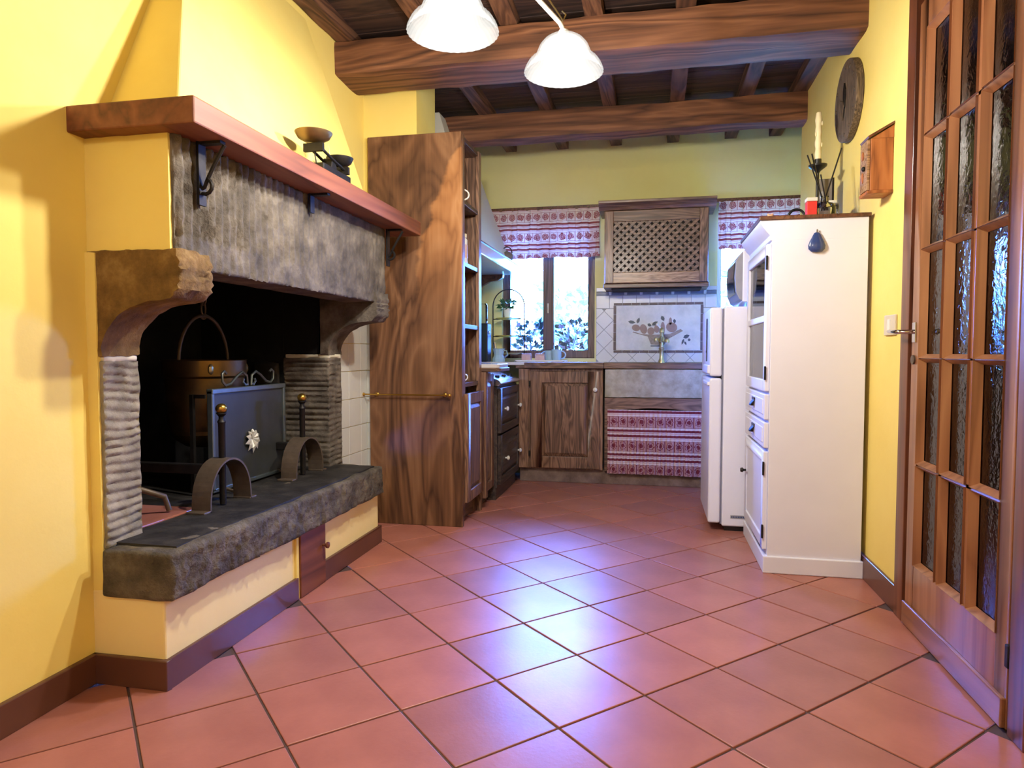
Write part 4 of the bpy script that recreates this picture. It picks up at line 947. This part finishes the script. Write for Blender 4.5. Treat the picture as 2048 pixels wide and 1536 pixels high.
MB().raw(*(lambda n=22, m_=10: ([(.679 + rr * math.cos(2 * PI * k / n), 3.095 + .35 * rr * math.sin(2 * PI * k / n), 1.395 + h) for (rr, h) in [(.001, 0), (.022, .003), (.033, .014), (.035, .028), (.030, .045), (.022, .060), (.016, .073), (.011, .082), (.001, .086)] for k in range(n)], [(i * n + k, i * n + (k + 1) % n, (i + 1) * n + (k + 1) % n, (i + 1) * n + k) for i in range(8) for k in range(n)]))()).build('fruit_body', 'pear_blue', pm, smooth=1.0)
MB().tube([(.679, 3.095, 1.478), (.680, 3.094, 1.492)], .003, 6).build('stalk', 'stem', pm)

# things on top of the white cabinet
ZT = 1.5565
df_ = thing('reed_diffuser', 'clear glass bottle with black reed sticks on the white cabinet', 'reed diffuser', (.735, 3.22, ZT))
MB().lathe([(0, 0), (.042, 0), (.045, .006), (.045, .05), (.036, .066), (.016, .074), (.015, .095), (.018, .098), (.013, .098), (.012, .075), (.038, .045), (.04, .008), (0, .006)], (.735, 3.22, ZT), 20).build('bottle', 'clear_glass', df_, smooth=.6)
MB().lathe([(0, .007), (.038, .008), (.038, .03), (0, .03)], (.735, 3.22, ZT), 18).build('liquid', 'paper', df_, smooth=.6)
for a, b in (((.715, 3.22, ZT + .012), (.795, 3.20, ZT + .30)), ((.755, 3.225, ZT + .012), (.662, 3.23, ZT + .285)), ((.745, 3.235, ZT + .012), (.685, 3.25, ZT + .295)), ((.748, 3.20, ZT + .012), (.712, 3.20, ZT + .19))):
    MB().tube([a, b], .0032, 6).build('reed', 'black_plastic', df_)
gj = thing('glass_jar', 'square glass jar right of the reed diffuser', 'jar', (.775, 3.33, ZT))
MB().box(.75, .815, 3.30, 3.365, ZT, ZT + .085).build('body', 'clear_glass', gj, bev=.006)
MB().box(.757, .808, 3.307, 3.358, ZT + .086, ZT + .10).build('lid', 'white_ceramic', gj, bev=.004)
rb = thing('red_candle_box', 'small red and white box left of the reed diffuser', 'box', (.665, 3.15, ZT))
MB().box(.645, .685, 3.13, 3.172, ZT, ZT + .062).build('body', 'red_card', rb, bev=.002); MB().box(.643, .687, 3.128, 3.174, ZT + .0625, ZT + .078).build('lid', 'paper', rb, bev=.002)
fg = thing('shell_figurine', 'small peach coloured figurine at the front corner of the white cabinet', 'figurine', (.545, 3.36, ZT))
MB().ball((.545, 3.36, ZT + .02), .022, 14, (1.4, 1, .9)).build('body', 'figurine', fg, smooth=1.0); MB().ball((.530, 3.35, ZT + .042), .014, 12).build('head', 'figurine', fg, smooth=1.0)
for s in (-1, 1): MB().ball((.530 + s * .009, 3.35, ZT + .054), .006, 8).build('ear', 'figurine', fg, smooth=1.0)
ring = tag(MB().tube([(.635 + .035 * math.cos(a), 3.30, ZT + .028 + .035 * math.sin(a)) for a in [PI * k / 12 - .6 for k in range(17)]], .006, 8).build('curved_handle', 'black_plastic', origin=(.635, 3.30, ZT), smooth=.9), 'black curved handle standing behind the red box', 'handle')
cd = thing('candlestick', 'tall black iron candlestick with a cream candle', 'candlestick', (.765, 3.50, ZT))
MB().lathe([(0, 0), (.05, 0), (.05, .006), (.01, .02), (.008, .06), (.012, .10), (.007, .13), (.007, .27), (.014, .28), (.04, .30), (.042, .308), (.012, .305), (.016, .31), (.016, .335), (0, .335)], (.765, 3.50, ZT), 18).build('stand', 'black_plastic', cd, smooth=.6)
m = MB(); m.lathe([(0, 0), (.014, 0)] + [(.0145 + .002 * math.sin(k * 1.7), .012 + k * .0145) for k in range(15)] + [(.011, .222), (0, .226)], (.765, 3.50, ZT + .332), 14)
cndl = m.build('candle', 'wax', cd, smooth=.9)
for z, s in ((.07, 1), (.17, 1), (.12, -1)): MB().ball((.765 + .014 * s, 3.492, ZT + .332 + z), .005, 8, (.8, .8, 2.4)).build('wax_drip', 'wax', cndl, smooth=1.0)
pb = thing('picture_board', 'grey upright board leaning behind the reed diffuser', 'picture', (.80, 3.55, ZT))
MB().box(.775, .845, 3.555, 3.572, ZT, ZT + .255).build('board', 'grey_board', pb, bev=.002)
MB().box(.845, .852, 3.550, 3.575, ZT, ZT + .258).build('edge_strip', 'iron', pb)
MB().ball((.80, 3.553, ZT + .17), .018, 12, (.7, .2, 1.4)).ball((.80, 3.553, ZT + .10), .014, 12, (.7, .2, 1.4)).build('relief', 'stone_grey' if 0 else 'grey_plastic', pb, smooth=1.0)

# ------------------------------------------------------------------ right wall: clock, key box, switch, door
ck = thing('wall_clock', 'round rough wooden wall clock high on the yellow wall', 'clock', (XR - .03, 3.47, 1.955))
cz_ = 2.145; cy_ = 3.47; R_ = .185
m = MB(); n = 40
pts = [(cy_ + R_ * (1 + .012 * nz(math.cos(2 * PI * k / n), math.sin(2 * PI * k / n), 3, 3)) * math.cos(2 * PI * k / n), cz_ + R_ * 1.0 * math.sin(2 * PI * k / n)) for k in range(n)]
m.prism(pts, 'x', XR - .034, XR - .001); m.build('disc', 'clock_wood', ck, bev=.004)
MB().prism([(cy_ - .012, cz_ - .03), (cy_ + .012, cz_ - .03), (cy_ + .02, cz_ + .05), (cy_, cz_ + .085), (cy_ - .02, cz_ + .05)], 'x', XR - .040, XR - .033).build('clock_hand', 'iron', ck, bev=.001)
MB().prism([(cy_ + .004, cz_), (cy_ + .05, cz_ + .02), (cy_ + .012, cz_ - .085), (cy_ - .012, cz_ - .02)], 'x', XR - .044, XR - .039).build('clock_hand', 'iron_rust', ck, bev=.001)
for k in range(12):
    a = 2 * PI * k / 12
    MB().ball((XR - .035, cy_ + .155 * math.cos(a), cz_ + .155 * math.sin(a)), .010, 8, (.4, 1, 1)).build('hour_mark', 'iron_rust', ck, smooth=1.0)
kb = thing('key_box', 'small wooden house shaped key box on the wall beside the door', 'key box', (XR - .045, 2.94, 1.58))
y0, y1 = 2.888, 2.985
MB().box(XR - .082, XR - .001, y0, y1, 1.60, 1.80).build('body', 'box_wood', kb, bev=.002)
MB().prism([(XR - .09, 1.80), (XR, 1.852), (XR, 1.862), (XR - .095, 1.808)], 'y', y0 - .006, y1 + .006).build('roof', 'jamb_wood', kb, bev=.0015)
MB().prism([(XR - .001, 1.80), (XR - .08, 1.80), (XR - .001, 1.848)], 'y', y0, y1).build('gable', 'box_wood', kb)
kd = MB().box(XR - .094, XR - .083, y0 + .003, y1 - .003, 1.603, 1.797).build('door', 'light_grain', kb, bev=.002)
MB().ball((XR - .099, y0 + .03, 1.69), .010, 10, (.8, 1, 1)).build('knob', 'iron', kd, smooth=1.0)
MB().ball((XR - .096, y0 + .055, 1.745), .014, 10, (.3, 1, 1.3)).ball((XR - .096, y0 + .055, 1.66), .012, 10, (.3, 1, 1.8)).build('carving', 'box_wood', kd, smooth=1.0)
MB().prism([(XR - .094, 1.588), (XR - .001, 1.588), (XR - .001, 1.60), (XR - .094, 1.60)], 'y', y0 - .004, y1 + .004).build('bottom_board', 'box_wood', kb, bev=.002)
sw = thing('light_switch', 'cream plastic light switch on the wall beside the door', 'light switch', (XR - .004, 2.86, 1.037))
B(XR - .010, XR - .0005, 2.80, 2.922, 1.037, 1.115).build('plate', 'switch_plastic', sw, bev=.003)
for a in (2.848,): B(XR - .014, XR - .008, a, a + .026, 1.054, 1.098).build('rocker', 'white_ceramic', sw, bev=.002)

D0, D1, DZ = 1.905, 2.618, 2.165
dr_ = B(XR + .008, XR + .012, 2.618, 2.62, 0, .01)
m = MB()   # casing on the wall face and lining inside the opening
m.box(XR - .018, XR + .004, 2.635, 2.712, 0, 2.26); m.box(XR - .018, XR + .004, 1.81, 1.888, 0, 2.26); m.box(XR - .018, XR + .004, 1.888, 2.635, 2.19, 2.26)
m.box(XR + .004, 1.24, 2.622, 2.706, 0, 2.26); m.box(XR + .004, 1.24, 1.814, 1.90, 0, 2.26); m.box(XR + .004, 1.24, 1.90, 2.622, 2.172, 2.26)
struct(m.build('trim_2', 'jamb_wood', bev=.003))
m = MB(); xa, xb_ = XR - .012, XR + .03
cols = [(2.535, 2.385), (2.335, 2.19), (2.13, 1.985)]
rows = [(.245, .565), (.60, .935), (.965, 1.305), (1.335, 1.685), (1.72, 2.045)]
yl, yr = cols[0][0] + .012, cols[-1][1] - .012
m.box(xa, xb_, yl, D1, .005, DZ); m.box(xa, xb_, D0, yr, .005, DZ); m.box(xa, xb_, yr, yl, .005, rows[0][0] - .012); m.box(xa, xb_, yr, yl, rows[-1][1] + .012, DZ)
dl = struct(m.build('door_1', 'door_wood', bev=.003)); dl['label'] = 'brown wooden door with fifteen textured glass panes'
for i in range(2):
    a = cols[i][1]; b = cols[i + 1][0]
    B(xa + .004, xb_ - .004, b + .010, a - .010, rows[0][0] - .013, rows[-1][1] + .013).build('muntin', 'door_wood', dl, bev=.004)
for i in range(4):
    B(xa + .004, xb_ - .004, yr, yl, rows[i][1] + .008, rows[i + 1][0] - .008).build('muntin', 'door_wood_y', dl, bev=.004)
for (ya, yb2) in cols:
    for (za, zb2) in rows:
        pn = B(XR + .010, XR + .015, yb2 - .012, ya + .012, za - .012, zb2 + .012).build('pane', 'door_glass', dl)
        m = MB(); w = .014
        for q in (((yb2 - w, za - w), (ya + w, za - w), (ya, za), (yb2, za)), ((yb2 - w, zb2 + w), (ya + w, zb2 + w), (ya, zb2), (yb2, zb2)), ((yb2 - w, za - w), (yb2 - w, zb2 + w), (yb2, zb2), (yb2, za)), ((ya + w, za - w), (ya + w, zb2 + w), (ya, zb2), (ya, za))):
            vs = [(xa - .003, *q[0]), (xa - .003, *q[1]), (XR + .008, *q[2]), (XR + .008, *q[3]), (XR + .009, *q[0]), (XR + .009, *q[1])]
            m.raw(vs, [(0, 1, 2, 3), (4, 5, 2, 3), (0, 1, 5, 4), (0, 3, 4), (1, 2, 5)])
        m.build('bead', 'door_wood', pn)
B(xa - .012, xa + .002, D0 + .004, D1 - .004, .006, .085).build('weather_rail', 'door_wood_y', dl, bev=.004)
hd = MB().box(xa - .004, xa, 2.575, 2.607, 1.005, 1.075).build('handle_plate', 'chrome', dl, bev=.002)
MB().tube([(xa - .002, 2.592, 1.042), (xa - .045, 2.592, 1.042), (xa - .052, 2.598, 1.042), (xa - .052, 2.69, 1.046)], [.008, .008, .009, .007], 10).build('lever', 'chrome', hd, smooth=.8)
MB().lathe([(0, 0), (.016, 0), (.016, -.006), (0, -.007)], (xa, 2.592, .945), 16, 'x').build('keyhole_rose', 'iron_rust', dl, smooth=.6)
B(xa - .008, xa + .01, 1.890, 1.908, .17, .23).build('hinge', 'iron', dl, bev=.003); B(xa - .008, xa + .01, 1.890, 1.908, 1.9, 1.96).build('hinge', 'iron', dl, bev=.003)

# ------------------------------------------------------------------ pendant lamp with two glass shades
L1 = Vector((-.605, 2.025, 1.945)); L2 = Vector((-.318, 2.43, 1.962)); HUB = Vector(((L1.x + L2.x) / 2, (L1.y + L2.y) / 2, 2.20))
pl_ = thing('pendant_lamp', 'ceiling lamp with two curved arms and white ribbed glass shades', 'ceiling lamp', tuple(HUB))
MB().tube([(HUB.x, HUB.y, 2.19), (HUB.x, HUB.y, 2.60)], .008, 10).lathe([(0, .40), (.055, .40), (.05, .385), (.012, .37), (.012, .33), (0, .33)], tuple(HUB), 20).build('stem', 'brass_pale', pl_, smooth=.7)
MB().ball(tuple(HUB), .026, 14, (1, 1, .9)).tube([HUB + Vector((.045 * math.cos(a), .0, .045 * math.sin(a) - .02)) for a in [2 * PI * k / 16 for k in range(17)]], .006, 8, False).build('hub', 'white_ceramic', pl_, smooth=.8)
for c in (L1, L2):
    dv = Vector((c.x - HUB.x, c.y - HUB.y, 0)); D = dv.length; dv.normalize(); topz = c.z + .14
    pts = [HUB + dv * .02]
    for s, z in ((.15, 2.205), (.3, 2.19), (.55, 2.165), (.8, 2.140), (.92, 2.128), (.98, 2.112), (1.0, topz - .02)):
        q = Vector((HUB.x, HUB.y, 0)) + dv * D * s; pts.append(Vector((q.x, q.y, z)))
    arm = MB().tube(pts, .0085, 10).build('arm', 'white_ceramic', pl_, smooth=1.0)
    q = Vector((HUB.x, HUB.y, 0)) + dv * D * .9
    MB().tube([Vector((HUB.x, HUB.y, 2.30)), Vector((q.x, q.y, 2.155)), Vector((q.x, q.y, 2.14)) + dv * .02, Vector((q.x, q.y, 2.165)) + dv * .035, Vector((q.x, q.y, 2.172)) + dv * .015], .003, 6).build('scroll', 'brass_pale', arm, smooth=1.0)
    prof_ = [(.024, .130), (.045, .126), (.068, .112), (.085, .092), (.095, .068), (.099, .055), (.107, .049), (.120, .040), (.131, .024), (.138, .008), (.140, .0), (.136, -.002), (.128, .016), (.116, .033), (.102, .044), (.094, .052), (.090, .066), (.080, .088), (.064, .107), (.043, .121), (.022, .125)]
    MB().lathe(prof_, tuple(c), 144, 'z', .008, 36).build('glass_shade', 'shade_glass', pl_, smooth=1.2)
    MB().lathe([(0, .145), (.018, .145), (.024, .13), (.024, .11), (.016, .095), (0, .095)], tuple(c), 16).build('lamp_holder', 'white_ceramic', pl_, smooth=.7)
    MB().lathe([(.012, .10), (.014, .088), (.024, .068), (.029, .045), (.026, .025), (.014, .012), (0, .009)], tuple(c), 18).build('bulb', 'bulb_glow', pl_, smooth=1.0)
    li = bpy.data.lights.new('bulb_light', 'POINT'); li.energy = LAMP_W; li.color = LAMP_COL; li.shadow_soft_size = .035
    lo = bpy.data.objects.new('bulb_light', li); lo.location = (c.x - HUB.x, c.y - HUB.y, c.z - .03 - HUB.z); COL.objects.link(lo); lo.parent = pl_

# added fill globe, unseen behind the camera, warms the sides facing it
gl_ = thing('fill_globe', 'added white fill globe hung unseen behind the camera', 'ceiling lamp', (-.3, -.75, 2.33))
MB().ball((-.3, -.75, 2.33), .11, 24).build('globe', 'fill_glow', gl_, smooth=1.0)
MB().lathe([(0, .275), (.05, .275), (.045, .25), (.012, .24), (.012, .105), (0, .105)], (-.3, -.75, 2.33), 18).build('ceiling_rose', 'brass_pale', gl_, smooth=.6)

# ------------------------------------------------------------------ outside: ledge, plants, lawn, hedge
struct(B(-1.3, 1.2, YB + .16, YB + .42, .80, .86).build('trim_3', 'stone_light', bev=.005))
for x, s, l, mt in ((-1.02, 3, 'leafy plant outside the left window pane', 'leaf_dark'), (-.665, 11, 'flowering plant outside the right window pane', 'leaf_dark')):
    t_ = thing('window_plant', l, 'plant', (x, YB + .29, .86))
    MB().lathe([(0, 0), (.06, 0), (.08, .11), (.086, .13), (.075, .13), (.06, .02), (0, .02)], (x, YB + .29, .86), 20).build('pot', 'terracotta_pot', t_, smooth=.7)
    m = MB(); leafy(m, (x + .03, YB + .29, 1.09), 140, .06, .14, s, .9); m.build('foliage', mt, t_)
    m = MB(); leafy(m, (x + .03, YB + .25, 1.10), 34, .045, .13, s + 1, .85, .5); m.build('petals', 'petal', t_)
    m = MB()
    for k in range(7): a = k * .9; m.tube([(x, YB + .29, .95), (x + .06 * math.cos(a), YB + .29 + .04 * math.sin(a), 1.08), (x + .1 * math.cos(a), YB + .29 + .06 * math.sin(a), 1.2)], .003, 5)
    m.build('stems', 'stem', t_)
struct(B(-30, 30, YB + 1.0, 60, -1.1, -1.0).build('ground', 'lawn'))
struct(B(-30, 30, -40, YF - 1.0, -1.1, -1.0).build('ground', 'lawn'))
rg = random.Random(4)
for k, lb in enumerate(('leftmost pale green tree beyond the left window', 'middle pale green tree beyond the left window', 'rightmost pale green tree beyond the windows')):
    x = -5.6 + k * 3.9; y = 17 + rg.uniform(-1, 1); h = rg.uniform(1.9, 2.6)
    t_ = thing('garden_tree', lb, 'tree', (x, y, -1), 'trees in the garden beyond the window')
    m = MB(); leafy(m, (x, y, h - .4), 420, .32, 1.25, 30 + k, .75, .4); m.build('crown', 'leaf_pale', t_)
    MB().tube([(x, y, -1), (x + .05, y, h * .3), (x, y, h)], [.12, .09, .03], 8).build('trunk', 'stem', t_)
